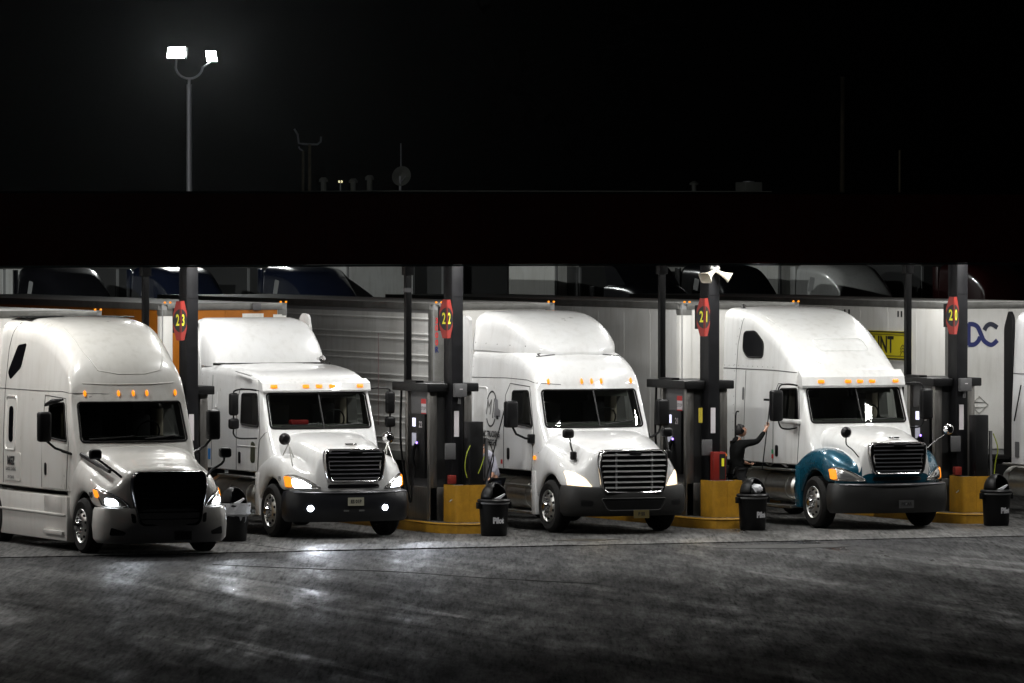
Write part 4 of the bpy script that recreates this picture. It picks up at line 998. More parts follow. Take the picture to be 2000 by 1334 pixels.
def columbia(t, st, paint, fmat, lens, bump_m, lit):
    o, b = cab(t, st, paint, WS_COL, SW_COL); cab_inside(t, 1.97, 1.65)
    ho, hb = hood(t, H_COL, paint, (1.66, .64, .25, .71, 1.17, 1.09), fender_mat=fmat, plan=(.1, .46, 3), bot=.84)
    bu, bb = bumper(t, bump_m, .31, .865, hw=1.2, back=.64, ends=.0, lean=.04, curve=.3)
    obj('bumper_trim', tb([(x*1.1, .32*abs(x)**2.6-.012, .845) for x in [k/10 for k in range(-10, 11)]], .012, n=6), M('bumper_trim', (.16, .16, .17), .3, metal=.6), bu)
    grille(t, [(-.53, 1.03), (.53, 1.03), (.60, 1.42), (.58, 1.64), (-.58, 1.64), (-.60, 1.42)], .03, chrome, M('dark_slat', (.16, .16, .17), .3, metal=.8), 7, fw=.075, r=.12, curve=.05, slat_r=.012)
    obj('grille_badge', bx(-.13, .13, -.02, .01, 1.56, 1.60, bev=.012), plastic, t)
    obj('hood_latch', bx(-.11, .11, .24, .30, 1.70, 1.73, bev=.01), chrome, t)
    HL = [(-1.13, 1.15), (-1.0, 1.15), (-.82, 1.06), (-.62, .93), (-.66, .915), (-1.12, .925)]
    for s in (-1, 1):
        core = [(-1.04, 1.10), (-.9, 1.06), (-.76, .95), (-1.04, .945)]
        headlight(t, HL, hb, s, lens, edge=chrome, core=core, amber_pts=[(-1.135, 1.13), (-1.06, 1.12), (-1.055, .945), (-1.125, .945)])
    seam('air_slot', rpoly([(-.5, .93), (.5, .93), (.48, .98), (-.48, .98)], .02, 3), hb, 'front', .012, plastic, t, closed=True) 
    patch('lower_slot', rpoly([(-.5, .93), (.5, .93), (.48, .98), (-.48, .98)], .02, 3), hb, 'front', plastic, t, off=.004, skirt=0, rings=3)
    for s in (-1, 1): wheel(t, s*1.2, 1.25, .49, s)
    door(t, b, [(2.08, 1.18), (3.02, 1.17), (3.04, 1.96), (2.02, 1.94)], paint, SW_COL, (2.9, 1.40), [(2.08, 1.17), (2.0, 1.95), (2.17, 2.66), (2.95, 2.68), (3.06, 2.5), (3.06, 1.17)])
    seam('windshield_divider', [(0, 1.97), (0, 2.6)], b, 'front', .014, plastic, t, off=.006)
    wiper(t, b, (-.8, 2.0), (-.12, 2.03)); wiper(t, b, (.1, 2.0), (.75, 2.03))
    seam('sleeper_gap', [(4.3, 1.16), (4.3, 2.9)], b, 'left', .006, seam_m, t)
    tank_and_steps(t, 2.25, 4.7, -1, (.36,), r=.29, zc=.72); tank_and_steps(t, 2.25, 4.7, 1, (.36,), r=.29, zc=.72)
    for s in (-1, 1):
        obj('tank_step', bx(min(s*1.2, s*.95), max(s*1.2, s*.95), 2.2, 4.0, 1.03, 1.07, bev=.01), alu, t)
        obj('fender_skirt', bx(min(s*1.165, s*1.06), max(s*1.165, s*1.06), 1.9, 2.13, .36, 1.16, bev=.03), fmat or paint, t)
    chassis(t, 7.3)
    return b, hb, bb, bu
def tube_mirror(t, s, x=1.55, y=2.2, big=True):
    h = obj('side_mirror', bx(s*x-.09, s*x+.09, y-.06, y+.06, 2.2, 2.62, bev=.05, seg=3), plastic, t)
    obj('mirror_face', bx(s*x-.07, s*x+.07, y+.06, y+.065, 2.24, 2.58), chrome, h, smooth=False)
    obj('lower_mirror', bx(s*x-.1, s*x+.1, y-.06, y+.06, 1.95, 2.15, bev=.05, seg=3), plastic, h)
    obj('arm', tb(poly3([(s*1.1, y+.02, 2.66), (s*1.3, y, 2.68), (s*(x-.03), y, 2.66), (s*x, y, 2.55), (s*x, y, 2.0), (s*x, y, 1.86), (s*(x-.1), y-.04, 1.78), (s*1.1, y-.1, 1.78)], 30), .016, n=7), plastic, h)

# ---------------------------------------------------------------- truck B: white flat-top with tall shield fairing, lane 23
def truck_flat(loc):
    t = thing('semi_truck', 'white flat roof truck with tall roof shield, headlights blazing', 'truck', loc, 0, 'semi trucks at the pumps')
    b, hb, bb, bu = columbia(t, ST2, white, None, led, M('bumper_black', (.008, .0085, .011), .3, var=.2), True)
    vis = bmesh.new(); V = []
    for k in range(17):
        x = -1.07+2.14*k/16; yb = 2.03-.13*(1-(x/1.07)**2)
        V.append([vis.verts.new(p) for p in ((x, yb-.06, 2.63), (x, yb-.075, 2.66), (x, yb-.03, 2.79), (x, yb+.16, 2.86), (x, yb+.14, 2.66))])
    for A_, B_ in zip(V, V[1:]):
        for k in range(5): vis.faces.new((A_[k], A_[(k+1) % 5], B_[(k+1) % 5], B_[k]))
    vis.faces.new(V[0]); vis.faces.new(V[-1][::-1]); bmesh.ops.recalc_face_normals(vis, faces=vis.faces)
    vb = BVHTree.FromBMesh(vis); obj('sun_visor', vis, white, t, ang=30)
    marker_lights(t, vb, (-.86, -.26, 0, .26, .84), 2.73, 'rect')
    for s in (-1, 1):
        patch('fog_lamp', [(s*.70-(.14 if s < 0 else .12)+.055*math.cos(k*.45), .56+.055*math.sin(k*.45)) for k in range(14)], bb, 'front', led, bu, off=.012, skirt=.02, rings=3, step=.05)
        beam(t, s*.95, -.05, 1.0, 260, (.85, .9, 1)); tube_mirror(t, s)
        # stalked round hood mirror on three legs
        c = Vector((s*1.02, .95, 1.80)); d_ = Vector((0, 1, 0))
        h = obj('hood_mirror', lathe(bmesh.new(), [(.0, -.06), (.06, -.055), (.105, -.01), (.11, .03), (.1, .035), (.0, .035)], (s*1.02, .95, 1.80), 'y', 20), chrome if s > 0 else plastic, t)
        for q in ((s*.86, .85, 1.40), (s*1.0, .62, 1.33), (s*1.02, 1.05, 1.50)): obj('leg', tb([(s*.97, .9, 1.72), q], .010, n=6), alu, h)
    plate(t, -.02, .68, -.035, txt='ES 01P', m=M('pale_plate', (.34, .33, .26), .5, var=.2))
    for x in (-.2, .1): obj('tow_slot', bx(x-.05, x+.05, -.03, -.018, .50, .53), M('slot', (.1, .1, .1), .5), t, smooth=False)
    rivets(t, b, 'left', [(4.55, 1.25), (4.55, 2.85)]); rivets(t, b, 'left', [(4.85, 1.25), (4.85, 2.9)])
    obj('papers', bx(-.32, .06, 1.88, 2.1, 2.035, 2.045), paper, t, smooth=False); obj('red_bag', bx(-.55, -.2, 1.84, 2.02, 2.03, 2.12, bev=.03), printr, t)
    seam('door_crease', [(2.1, 1.62), (3.0, 1.62)], b, 'left', .012, white, t, off=.002); seam('cowl_gap', [(1.75, 1.9), (2.0, 1.75), (2.05, 1.2)], b, 'left', .006, seam_m, t)
    # roof shield
    rows = []
    bm = bmesh.new()
    prof = [(4.12, 3.06, 1.16), (4.2, 3.23, 1.16), (4.4, 3.48, 1.14), (4.7, 3.72, 1.12), (5.0, 3.87, 1.09), (5.3, 3.94, 1.06), (5.5, 3.95, 1.05)]
    for y, z, wd in prof:
        row = []
        for k in range(15):
            u = -1+2*k/14; e = abs(u)
            row.append((u*wd, y+.16*e**4+(.0 if y > 5 else .05*e*e), z+(-.10*max(0, (e-.88)/.12)**2 if z > 3.9 else 0)))
        row = [(-wd-.005, 5.62, max(3.05, z-.18 if z > 3.6 else z))]+row+[(wd+.005, 5.62, max(3.05, z-.18 if z > 3.6 else z))]
        rows.append([bm.verts.new(p) for p in row])
    for A_, B_ in zip(rows, rows[1:]):
        for k in range(len(A_)-1): bm.faces.new((A_[k], A_[k+1], B_[k+1], B_[k]))
    bmesh.ops.recalc_face_normals(bm, faces=bm.faces); bm.normal_update()
    if sum(f.normal.y*f.calc_area() for f in bm.faces) > 0: bmesh.ops.reverse_faces(bm, faces=bm.faces)
    so = obj('roof_shield', bm, white, t, ang=70); md = so.modifiers.new('s', 'SUBSURF'); md.levels = 2; md.render_levels = 2
    md = so.modifiers.new('t', 'SOLIDIFY'); md.thickness = .03; bpy.context.view_layer.update(); bake(so)
    so.data.polygons.foreach_set('use_smooth', [True]*len(so.data.polygons)); so.data.set_sharp_from_angle(angle=R(60)); sb = bvh_of(so.data)
    obj('shield_gasket', tb([(x*1.17, 4.09+.2*abs(x)**4, 3.10) for x in [k/12 for k in range(-12, 13)]], .026, n=6), rubber, so)
    for s in (-1, 1):
        obj('side_extender', prism(bmesh.new(), rpoly([(4.96, 1.4), (5.7, 1.4), (5.78, 3.9), (5.6, 4.03), (5.3, 4.0), (4.96, 3.0)], .1, 4), 'x', min(s*1.12, s*1.17), max(s*1.12, s*1.17)), white, t)
    obj('air_horn', lathe(bmesh.new(), [(.0, .10), (.03, .10), (.035, -.05), (.065, -.12), (.06, -.115), (.0, -.06)], (.86, 4.0, 3.19), 'y', 16), chrome, t)
    patch('fuel_label', [(4.35, 1.32), (4.55, 1.32), (4.55, 1.52), (4.35, 1.52)], b, 'left', M('label_blue', (.03, .22, .6), .5), t, off=.004, skirt=0, rings=2)
    seam('vent_slot', rpoly([(4.05, 2.3), (4.12, 2.3), (4.12, 2.58), (4.05, 2.58)], .02, 2), b, 'left', .008, white, t, closed=True)
    patch('door_lamp', rpoly([(2.18, 1.32), (2.4, 1.32), (2.38, 1.72), (2.18, 1.70)], .08, 4), b, 'left', M('door_glass', (.05, .055, .03), .1), t, off=.008, skirt=.02, rings=4)
    text_on('unit_number', '19', .12, (.84, 1.08), 'left', printk, t, bvh=hb, bold=.004)
    obj('whip_antenna', tb([(1.30, 2.15, 2.0), (1.32, 2.2, 3.7)], .006, n=5), M('whip', (.06, .02, .02), .5), t)
    obj('visor_crease', tb([(-1.12, 2.4, 2.93), (-1.16, 3.1, 3.0)], .02, n=6), white, t)
    return t

# ---------------------------------------------------------------- truck D: white raised roof with teal fenders, lane 21
def truck_teal(loc):
    t = thing('semi_truck', 'white raised roof truck with teal fenders and dark bumper', 'truck', loc, 0, 'semi trucks at the pumps')
    b, hb, bb, bu = columbia(t, ST4, white2, teal, lampoff, M('bumper_dark', (.016, .016, .016), .45, var=.3, bump=.05), False)
    for s in (-1, 1):
        tube = obj('side_mirror', bx(s*1.58-.12, s*1.58+.12, 1.98, 2.16, 1.99, 2.58, bev=.05, seg=3), plastic, t)
        obj('arm', tb(poly3([(s*1.1, 2.15, 2.66), (s*1.35, 2.1, 2.69), (s*1.52, 2.08, 2.62), (s*1.55, 2.07, 2.2), (s*1.5, 2.07, 1.9), (s*1.35, 2.07, 1.84), (s*1.12, 2.1, 1.86)], 24), .016, n=7), plastic, tube)
        obj('mirror_face', bx(s*1.58-.1, s*1.58+.1, 2.16, 2.165, 2.03, 2.54), chrome, tube, smooth=False)
    obj('arm_bracket', bx(-1.2, -1.08, 1.95, 2.75, 1.93, 2.02, bev=.03), white2, t)
    h = obj('hood_mirror', lathe(bmesh.new(), [(.0, -.06), (.06, -.055), (.10, -.01), (.105, .03), (.0, .035)], (-1.02, .18, 1.83), 'y', 20), plastic, t)
    obj('arm', tb(poly3([(-1.02, .2, 1.73), (-1.0, .22, 1.6), (-.86, .25, 1.5), (-.72, .28, 1.36)], 10), .012, n=6), plastic, h)
    h = obj('hood_mirror', lathe(bmesh.new(), [(.0, -.06), (.06, -.055), (.10, -.01), (.105, .03), (.0, .035)], (1.28, .5, 1.85), 'y', 20), chrome, t)
    obj('arm', tb(poly3([(1.26, .52, 1.78), (1.0, .45, 1.66), (.76, .35, 1.52)], 8), .011, n=6), chrome, h)
    vis = bmesh.new(); V = []
    for k in range(17):
        x = -1.08+2.16*k/16; yb = 2.05-.13*(1-(x/1.08)**2)
        V.append([vis.verts.new(p) for p in ((x, yb-.07, 2.62), (x, yb-.09, 2.66), (x, yb-.05, 2.82), (x, yb+.10, 2.95), (x, yb+.2, 2.66))])
    for A_, B_ in zip(V, V[1:]):
        for k in range(5): vis.faces.new((A_[k], A_[(k+1) % 5], B_[(k+1) % 5], B_[k]))
    vis.faces.new(V[0]); vis.faces.new(V[-1][::-1]); bmesh.ops.recalc_face_normals(vis, faces=vis.faces)
    vb = BVHTree.FromBMesh(vis); obj('sun_visor', vis, white2, t, ang=30)
    marker_lights(t, vb, (-.72, -.18, .07, .33, .86), 2.735, 'rect')
    plate(t, .12, .48, -.035, m=M('dim_plate', (.06, .06, .06), .6), txt='PSTAR')
    seam('roof_panel', rpoly([(-.42, 3.30), (.62, 3.30), (.60, 3.52), (-.46, 3.52)], .08, 4), b, 'front', .010, white2, t, closed=True, off=.0)
    seam('dome_crease', [(-.92, 3.98), (-.86, 3.7), (-.8, 3.35), (-.7, 3.16), (-.55, 3.06)], b, 'front', .012, white2, t, off=-.003)
    patch('roof_window', rpoly([(3.62, 3.16), (4.28, 3.16), (4.46, 3.3), (4.44, 3.64), (3.98, 3.66), (3.62, 3.45)], .1, 4), b, 'left', darkglass, t, off=.006, skirt=.02, rings=4)
    seam('window_seal', rpoly([(3.62, 3.16), (4.28, 3.16), (4.46, 3.3), (4.44, 3.64), (3.98, 3.66), (3.62, 3.45)], .1, 4), b, 'left', .018, rubber, t, closed=True)
    seam('roof_seam', [(2.3, 2.9), (3.2, 2.93), (5.28, 2.93)], b, 'left', .008, seam_m, t)
    seam('sleeper_gap', [(4.72, 1.2), (4.72, 2.9), (4.68, 3.4), (4.5, 3.9)], b, 'left', .006, seam_m, t)
    patch('sleeper_vent', rpoly([(4.34, 2.33), (4.42, 2.33), (4.42, 2.58), (4.34, 2.58)], .04, 3), b, 'left', M('vent_grey', (.12, .12, .12), .6), t, off=.005, skirt=.01, rings=3)
    patch('permit_sticker', [(3.02, 1.25), (3.1, 1.25), (3.1, 1.33), (3.02, 1.33)], b, 'left', printr, t, off=.012, skirt=0, rings=2)
    patch('permit_sticker', [(3.02, 1.34), (3.1, 1.34), (3.1, 1.42), (3.02, 1.42)], b, 'left', M('label_green', (.05, .3, .12), .5), t, off=.012, skirt=0, rings=2)
    rivets(t, b, 'left', [(4.80, 1.25), (4.80, 2.88)]); rivets(t, b, 'left', [(4.8, 3.0), (4.76, 3.4), (4.58, 3.85)]); rivets(t, b, 'left', [(3.2, 2.985), (5.25, 2.985)], .2)
    obj('grab_rail', tb(poly3([(-1.22, 4.52, 1.45), (-1.28, 4.52, 1.5), (-1.28, 4.52, 2.05), (-1.22, 4.52, 2.1)], 14), .014, n=6), plastic, t)
    obj('folded_steps', tb([(-1.1, 2.6, 1.1), (-1.12, 3.0, 1.22), (-1.08, 3.4, 1.1), (-1.1, 3.8, 1.25)], .02, n=6), alu, t)
    obj('roof_lamp', lathe(bmesh.new(), [(.05, 0), (.05, .06), (.02, .09), (0, .09)], (-.9, 5.0, 4.08), 'z', 12), chrome, t)
    return t
TA = truck_cream((-7.85, -5.97, .0)); TB = truck_flat((-2.76, -1.87, .016)); TC = truck_midroof((2.64, -2.2, .016)); TD = truck_teal((7.9, -2.58, .016))
# ------------------------------------------------------------------ truck at the right edge (sleeper flank only in view)
def truck_edge(loc):
    t = thing('semi_truck', 'white sleeper truck cut off by the right picture edge', 'truck', loc, 0, 'semi trucks at the pumps')
    o, b = cab(t, ST1, white, WS_CAS, SW_CAS)
    hood(t, H_CAS, white, (1.58, .70, .15, .88, 1.16, 1.09), bot=.80); bumper(t, greyplastic, .33, .86)
    grille(t, [(-.62, .76), (.62, .76), (.70, 1.3), (.66, 1.56), (-.66, 1.56), (-.70, 1.3)], .0, chrome, chrome, 7, fw=.06, r=.11)
    for s in (-1, 1):
        wheel(t, s*1.2, 1.25, .49, s)
        obj('side_extender', prism(bmesh.new(), rpoly([(5.76, 1.2), (6.1, 1.2), (6.1, 3.7), (5.9, 4.05), (5.76, 3.9)], .08, 4), 'x', min(s*1.14, s*1.21), max(s*1.14, s*1.21)), plastic, t)
    door(t, b, [(2.14, 1.13), (3.34, 1.12), (3.35, 1.90), (2.12, 1.88)], white, SW_CAS, (3.16, 1.40), [(2.14, 1.12), (2.08, 1.9), (2.38, 2.68), (3.2, 2.72), (3.37, 2.5), (3.38, 1.12)])
    seam('roof_seam', [(2.05, 2.72), (2.5, 2.80), (5.74, 2.82)], b, 'left', .008, seam_m, t)
    d = patch('locker_door', rpoly([(4.2, 1.15), (5.25, 1.15), (5.25, 2.75), (4.2, 2.75)], .14, 5), b, 'left', white, t, off=.012, skirt=.03, rings=5)
    seam('locker_gap', rpoly([(4.2, 1.15), (5.25, 1.15), (5.25, 2.75), (4.2, 2.75)], .14, 5), b, 'left', .009, seam_m, d, closed=True)
    patch('handle', rpoly([(5.0, 1.3), (5.13, 1.3), (5.13, 1.52), (5.0, 1.52)], .05, 4), b, 'left', plastic, d, off=.02, skirt=.02, rings=3)
    patch('sleeper_window', rpoly([(4.55, 1.9), (4.95, 1.9), (4.95, 2.4), (4.55, 2.4)], .1, 4), b, 'left', darkglass, d, off=.016, skirt=.01, rings=3)
    obj('grab_rail', tb([(-1.24, 5.6, 1.9), (-1.26, 5.28, 2.6)], .014, n=6), plastic, t)
    patch('vent_plate', rpoly([(5.42, 1.2), (5.6, 1.2), (5.6, 1.5), (5.42, 1.5)], .02, 2), b, 'left', M('vent_grey', (.12, .12, .12), .6), t, off=.005, skirt=.01, rings=3)
    tank_and_steps(t, 2.25, 6.3, -1, (.36,), r=.29, zc=.72)
    obj('tank_step', bx(-1.2, -.95, 2.2, 6.2, 1.03, 1.07, bev=.01), alu, t)
    chassis(t, 9.2); return t
TE = truck_edge((13.13, -5.1, .016))

# ------------------------------------------------------------------ trailers
def trailer(loc, label, side_m, front_m, ztop=4.2, style='panel', post_m=None, low=False, L=15.5, W=1.3, group='box trailers at the pumps'):
    t = thing('box_trailer', label, 'trailer', loc, 0, group)
    zb = 1.12; pm = post_m or galv; rc = .13
    obj('box', bx(-W+.03, W-.03, .03, L, zb+.05, ztop-.03), M('trailer_core', (.25, .25, .25), .6), t, smooth=False)
    if low:
        obj('side_panel', bx(-W, -W+.029, .12, L, zb+.1, ztop-.12), side_m, t, smooth=False)
        obj('front_panel', bx(-W+.1, W-.1, 0, .029, zb+.1, ztop-.1), front_m, t, smooth=False)
        obj('top_rail', bx(-W-.01, W+.01, -.01, L, ztop-.12, ztop), pm, t, smooth=False)
        return t
    # rounded front corner posts
    for s in (-1, 1):
        bm = bmesh.new(); prof = []
        for k in range(9):
            a = math.pi/2*k/8; prof.append((s*(W-rc+rc*math.sin(a)), rc-rc*math.cos(a)))
        prof += [(s*W, rc+.1), (s*(W-.06), rc+.1), (s*(W-.06), .06), (s*(W-rc-.1), .06), (s*(W-rc-.1), 0)]
        cp = obj('corner_post', prism(bm, prof, 'z', zb, ztop-.13), pm, t, ang=30)
        obj('post_cap', prism(bmesh.new(), [(a*1.003, b-.004) for a, b in prof], 'z', ztop-.24, ztop-.125), galv, cp, ang=30)
        patch_b = None
        for a in (-.04, .07): obj('marker_light', bx(s*(W-.12)-.02+a, s*(W-.12)+.02+a, -.0, .03, ztop+.002, ztop+.035, bev=.008), amber, t)
    n = 12; y0 = rc+.1; pw = (L-y0)/n
    if style == 'rib':
        for i in range(2): obj('side_panel', bx(-W+.01, -W+.029, y0+i*(L-y0)/2+.003, y0+(i+1)*(L-y0)/2-.003, zb+.18, ztop-.2), side_m, t, smooth=False)
        z = zb+.3; k = 0
        while z < ztop-.25:
            obj('rib', bx(-W-.012, -W+.0095, y0, L-.02, z, z+.035, bev=.008), side_m, t); z += .30 if k % 2 else .11; k += 1
    else:
        for i in range(n):
            obj('side_panel', bx(-W+random.uniform(-.002, .002), -W+.029, y0+i*pw+.004, y0+(i+1)*pw-.004, zb+.18, ztop-.13), side_m, t, smooth=False)
            obj('rivet_strip', bx(-W-.006, -W-.0025, y0+i*pw-.035, y0+i*pw+.03, zb+.2, ztop-.22), side_m, t, smooth=False)
    for i in range(2):
        xa = -W+rc+.103+i*(2*W-2*rc-.206)/2; obj('front_panel', bx(xa+.003, xa+(2*W-2*rc-.206)/2-.003, .004,   .029, zb+.16, ztop-.13), front_m, t, smooth=False)
    obj('top_rail', bx(-W-.012, -W+.05, rc, L, ztop-.13, ztop, bev=.01), galv, t); obj('top_rail', bx(W-.05, W+.012, rc, L, ztop-.13, ztop, bev=.01), galv, t)
    obj('header_rail', bx(-W+rc, W-rc, -.012, .05, ztop-.13, ztop-.001, bev=.01), galv, t)
    obj('front_cap', prism(bmesh.new(), [(-W-.01, .2), (-W-.01, .12), (-W+.03, .04), (-W+.12, -.01), (W-.12, -.01), (W-.03, .04), (W+.01, .12), (W+.01, .2)], 'z', ztop-.03, ztop+.0015), galv, t, smooth=False)
    obj('roof', bx(-W, W, .2, L, ztop-.028, ztop-.004), M('trailer_roof', (.5, .5, .48), .5), t, smooth=False)
    obj('bottom_rail', bx(-W-.012, -W+.03, y0, L, zb, zb+.175, bev=.01), galv, t)
    for s in (-1, 1):
        obj('landing_leg', bx(s*.9-.06, s*.9+.06, 2.6, 2.75, .12, 1.1), darksteel, t, smooth=False)
        for yy in (L-2.6, L-1.3): wheel(t, s*1.27, yy, .49, s, alu, dual=True, far=True)
    return t
t2 = trailer((-2.76, 4.9, 0), 'orange box trailer with white corner posts behind the flat roof truck', orange, orange, 4.22, 'panel', trwhite)
obj('repair_patch', bx(.35, .78, -.008, .0035, 3.88, 4.02), trwhite, t2, smooth=False)
obj('corner_trim', bx(.98, 1.16, -.01, .003, 1.3, 4.0), trwhite, t2, smooth=False)
obj('air_box', bx(.55, .72, -.05, -.013, 4.08, 4.22, bev=.01), greybox, t2)
t3 = trailer((2.64, 4.45, 0), 'ribbed silver refrigerated trailer with 3000R on its corner', trgrey, trwhite, 4.2, 'rib')
for i, ch in enumerate('3000R'):
    text_on('letter', ch, .15, (-1.215, 3.86-i*.14), 'front', printb if ch == 'R' else printr, t3, flat=.012, bold=.006, off=.012, sx=.8)
t4 = trailer((7.9, 4.45, 0), 'plain grey white box trailer behind the teal fendered truck', trgrey, trwhite, 4.18, 'panel', trwhite)
t1 = trailer((-7.85, 1.15, 0), 'white box trailer behind the cream truck at left', trwhite, trwhite, 4.15, 'panel')
TY = 3.16
t5 = trailer((13.13, TY, 0), 'white box trailer with yellow HUNT plate at right', trwhite, trwhite, 4.18, 'panel')
sg = obj('side_plate', bx(-1.322, -1.304, 1.70, 6.3, 3.0, 3.575), M('plate_yellow', (.62, .52, .02), .45), t5, smooth=False)
obj('plate_border', tb([(-1.324, 1.72, 3.02), (-1.324, 6.28, 3.02), (-1.324, 6.28, 3.555), (-1.324, 1.72, 3.555)], .012, n=4, closed=True), printk, sg)
obj('plate_rule', tb([(-1.324, 1.8, 3.075), (-1.324, 6.2, 3.075), (-1.324, 6.2, 3.50), (-1.324, 1.8, 3.50)], .006, n=4, closed=True), printk, sg)
text_on('lettering', 'HUNT', .46, (3.08, 3.285), 'left', printk, sg, flat=-1.323, bold=.012, off=.004, sx=.98)
for z in (3.15, 3.21, 3.27): obj('scroll_mark', tb(poly3([(-1.325, 2.15, z-.06), (-1.325, 2.05, z+.03), (-1.325, 1.95, z), (-1.325, 1.86, z+.06)], 8), .007, n=5), printk, sg)
for y in (2.1, 4.5, 4.7): obj('vent_louvre', bx(-1.31, -1.302, y, y+.06, 3.86, 3.98), seam_m, t5, smooth=False)
for y in (2.25,): obj('vent_louvre', bx(-1.31, -1.302, y, y+.06, 3.86, 3.98), seam_m, t5, smooth=False)
# DC monogram on the trailer front
def ribbon(pts, wd, y, m, parent, name):
    bm = bmesh.new(); V = []
    pts = [Vector(p) for p in pts]
    for i, p in enumerate(pts):
        d = (pts[min(i+1, len(pts)-1)]-pts[max(i-1, 0)]).normalized(); n = Vector((-d.y, d.x))*wd/2
        V.append([bm.verts.new((q.x, y+dy, q.y)) for q, dy in ((p+n, -.006), (p-n, -.006), (p-n, 0), (p+n, 0))])
    for A_, B_ in zip(V, V[1:]):
        for k in range(4): bm.faces.new((A_[k], A_[(k+1) % 4], B_[(k+1) % 4], B_[k]))
    bm.faces.new(V[0]); bm.faces.new(V[-1][::-1]); bmesh.ops.recalc_face_normals(bm, faces=bm.faces)
    return obj(name, bm, m, parent, smooth=False)
zc = 3.545; x0 = -.95
ribbon([(x0+.06, zc-.22), (x0+.06, zc+.22)], .10, -.001, printb, t5, 'monogram_stem')
D_ = [(x0+.06, zc+.2), (x0+.16, zc+.2), (x0+.26, zc+.15), (x0+.33, zc+.02), (x0+.40, zc-.12), (x0+.52, zc-.2), (x0+.60, zc-.2), (x0+.70, zc-.12)]
ribbon([Vector(v).to_2d() for v in poly3([(*d, 0) for d in D_], 28)], .09, -.003, printb, t5, 'monogram_d')
ribbon([Vector(v).to_2d() for v in poly3([(x0+.06, zc-.2, 0), (x0+.18, zc-.2, 0), (x0+.27, zc-.14, 0), (x0+.32, zc-.05, 0)], 14)], .09, -.004, printb, t5, 'monogram_loop')
ribbon([Vector(v).to_2d() for v in poly3([(x0+.41, zc+.08, 0), (x0+.47, zc+.17, 0), (x0+.57, zc+.2, 0), (x0+.70, zc+.13, 0)], 14)], .09, -.005, M('print_navy', (.015, .018, .04), .5), t5, 'monogram_c')
pc = obj('placard_holder', tb([(-.85, -.012, 2.15), (-.65, -.012, 2.32), (-.45, -.012, 2.15), (-.65, -.012, 1.98)], .012, n=5, closed=True), alu, t5)
for z in (2.1, 2.2): obj('placard_bar', tb([(-.79, -.012, z), (-.51, -.012, z)], .008, n=5), alu, pc)

# ------------------------------------------------------------------ back row across the lot
def far_truck(px, Yb, paint, label, st, fair=None, trailer_m=None, dz=0, tlab=None, tz=4.1):
    k = (px-1000)/FPX; fw = Vector((math.sin(A), math.cos(A))); rt = Vector((math.cos(A), -math.sin(A)))
    n = rt-fw*k; X = CAM.x-n.y*(Yb-CAM.y)/n.x          # lateral place of the cab front on the row line
    t = thing('parked_truck', label, 'truck', (X, Yb, dz), 0, 'trucks parked in the far row')
    o, b = cab(t, st, paint, WS_CAS, SW_CAS, low=True)
    patch('windshield', WS_CAS, b, 'front', darkglass, t, off=.004, skirt=0, rings=3)
    hood(t, H_CAS, paint, (1.58, .70, .15, .88, 1.16, 1.09), bot=.80)
    bumper(t, greyplastic, .33, .86)
    obj('grille', bx(-.6, .6, .02, .1, .8, 1.5, bev=.03), chrome, t)
    patch('side_window', SW_CAS, b, 'left', darkglass, t, off=.004, skirt=0, rings=3)
    if st is ST1: patch('roof_window', rpoly([(4.2, 3.55), (4.6, 3.6), (4.75, 3.05), (4.35, 3.05)], .07, 4), b, 'left', M('far_trim', (.35, .35, .35), .3), t, off=.004, skirt=.01, rings=3)
    for s in (-1, 1):
        for yy in (1.25, 6.2, 7.4): wheel(t, s*1.2, yy, .49, s, alu, dual=yy > 2, far=True)
        obj('side_extender', bx(min(s*1.14, s*1.2), max(s*1.14, s*1.2), 5.76, 6.2, 1.2, st[-1][3]-.1, bev=.02), paint, t)
    if fair:
        obj('roof_fairing', prism(bmesh.new(), rpoly([(3.3, 3.35), (5.0, 3.35), (5.2, 4.1), (4.9, 4.15), (4.2, 3.95)], .1, 3), 'x', -1.05, 1.05), paint, t)
    if trailer_m:
        trailer((X, Yb+6.9, dz), tlab or 'far trailer', trailer_m, trailer_m, tz, low=True, group='trailers parked in the far row')
    return t
FY_ = 100
far_truck(205, FY_, blackp, 'black raised roof truck in the far row above the cream truck', ST1, trailer_m=trgrey, tlab='grey trailer behind the black truck in the far row')
far_truck(430, FY_, navy, 'navy truck in the far row behind lane sign 23', ST1, trailer_m=M('trailer_dark', (.05, .05, .05), .5), tlab='dark trailer behind the navy truck by sign 23')
far_truck(690, FY_+1, navy, 'navy raised roof truck in the far row above the flat roof truck', ST1, trailer_m=M('trailer_dark', (.05, .05, .05), .5), tlab='dark trailer behind the navy truck above the flat roof truck')
far_truck(1350, FY_, blackp, 'black truck in the far row left of lane sign 21', ST3, fair=True, trailer_m=M('trailer_dark', (.05, .05, .05), .5), tlab='dark trailer in the far row left of sign 21')
far_truck(1520, FY_-1, blackp, 'black raised roof truck in the far row right of sign 21', ST1, trailer_m=trwhite, tlab='white trailer with pale roof edge right of sign 21')
far_truck(1745, FY_+3, white2, 'pale dome roofed truck in the far row above the teal fendered truck', ST1, trailer_m=trwhite, tlab='pale trailer above the teal fendered truck')
far_truck(2030, FY_, maroon, 'maroon truck in the far row near the right edge', ST1, trailer_m=M('trailer_dark', (.05, .05, .05), .5), tlab='dark trailer behind the maroon truck')
def far_trailer(px, Yb, m, label, top=4.15, L=14):
    k = (px-1000)/FPX; fw = Vector((math.sin(A), math.cos(A))); rt = Vector((math.cos(A), -math.sin(A))); n = rt-fw*k
    X = CAM.x-n.y*(Yb-CAM.y)/n.x
    return trailer((X, Yb, 0), label, m, m, top, low=True, L=L, group='trailers parked in the far row')
far_trailer(745, FY_+4, trgrey, 'pale grey trailer standing in the far row left of sign 22', 4.35)
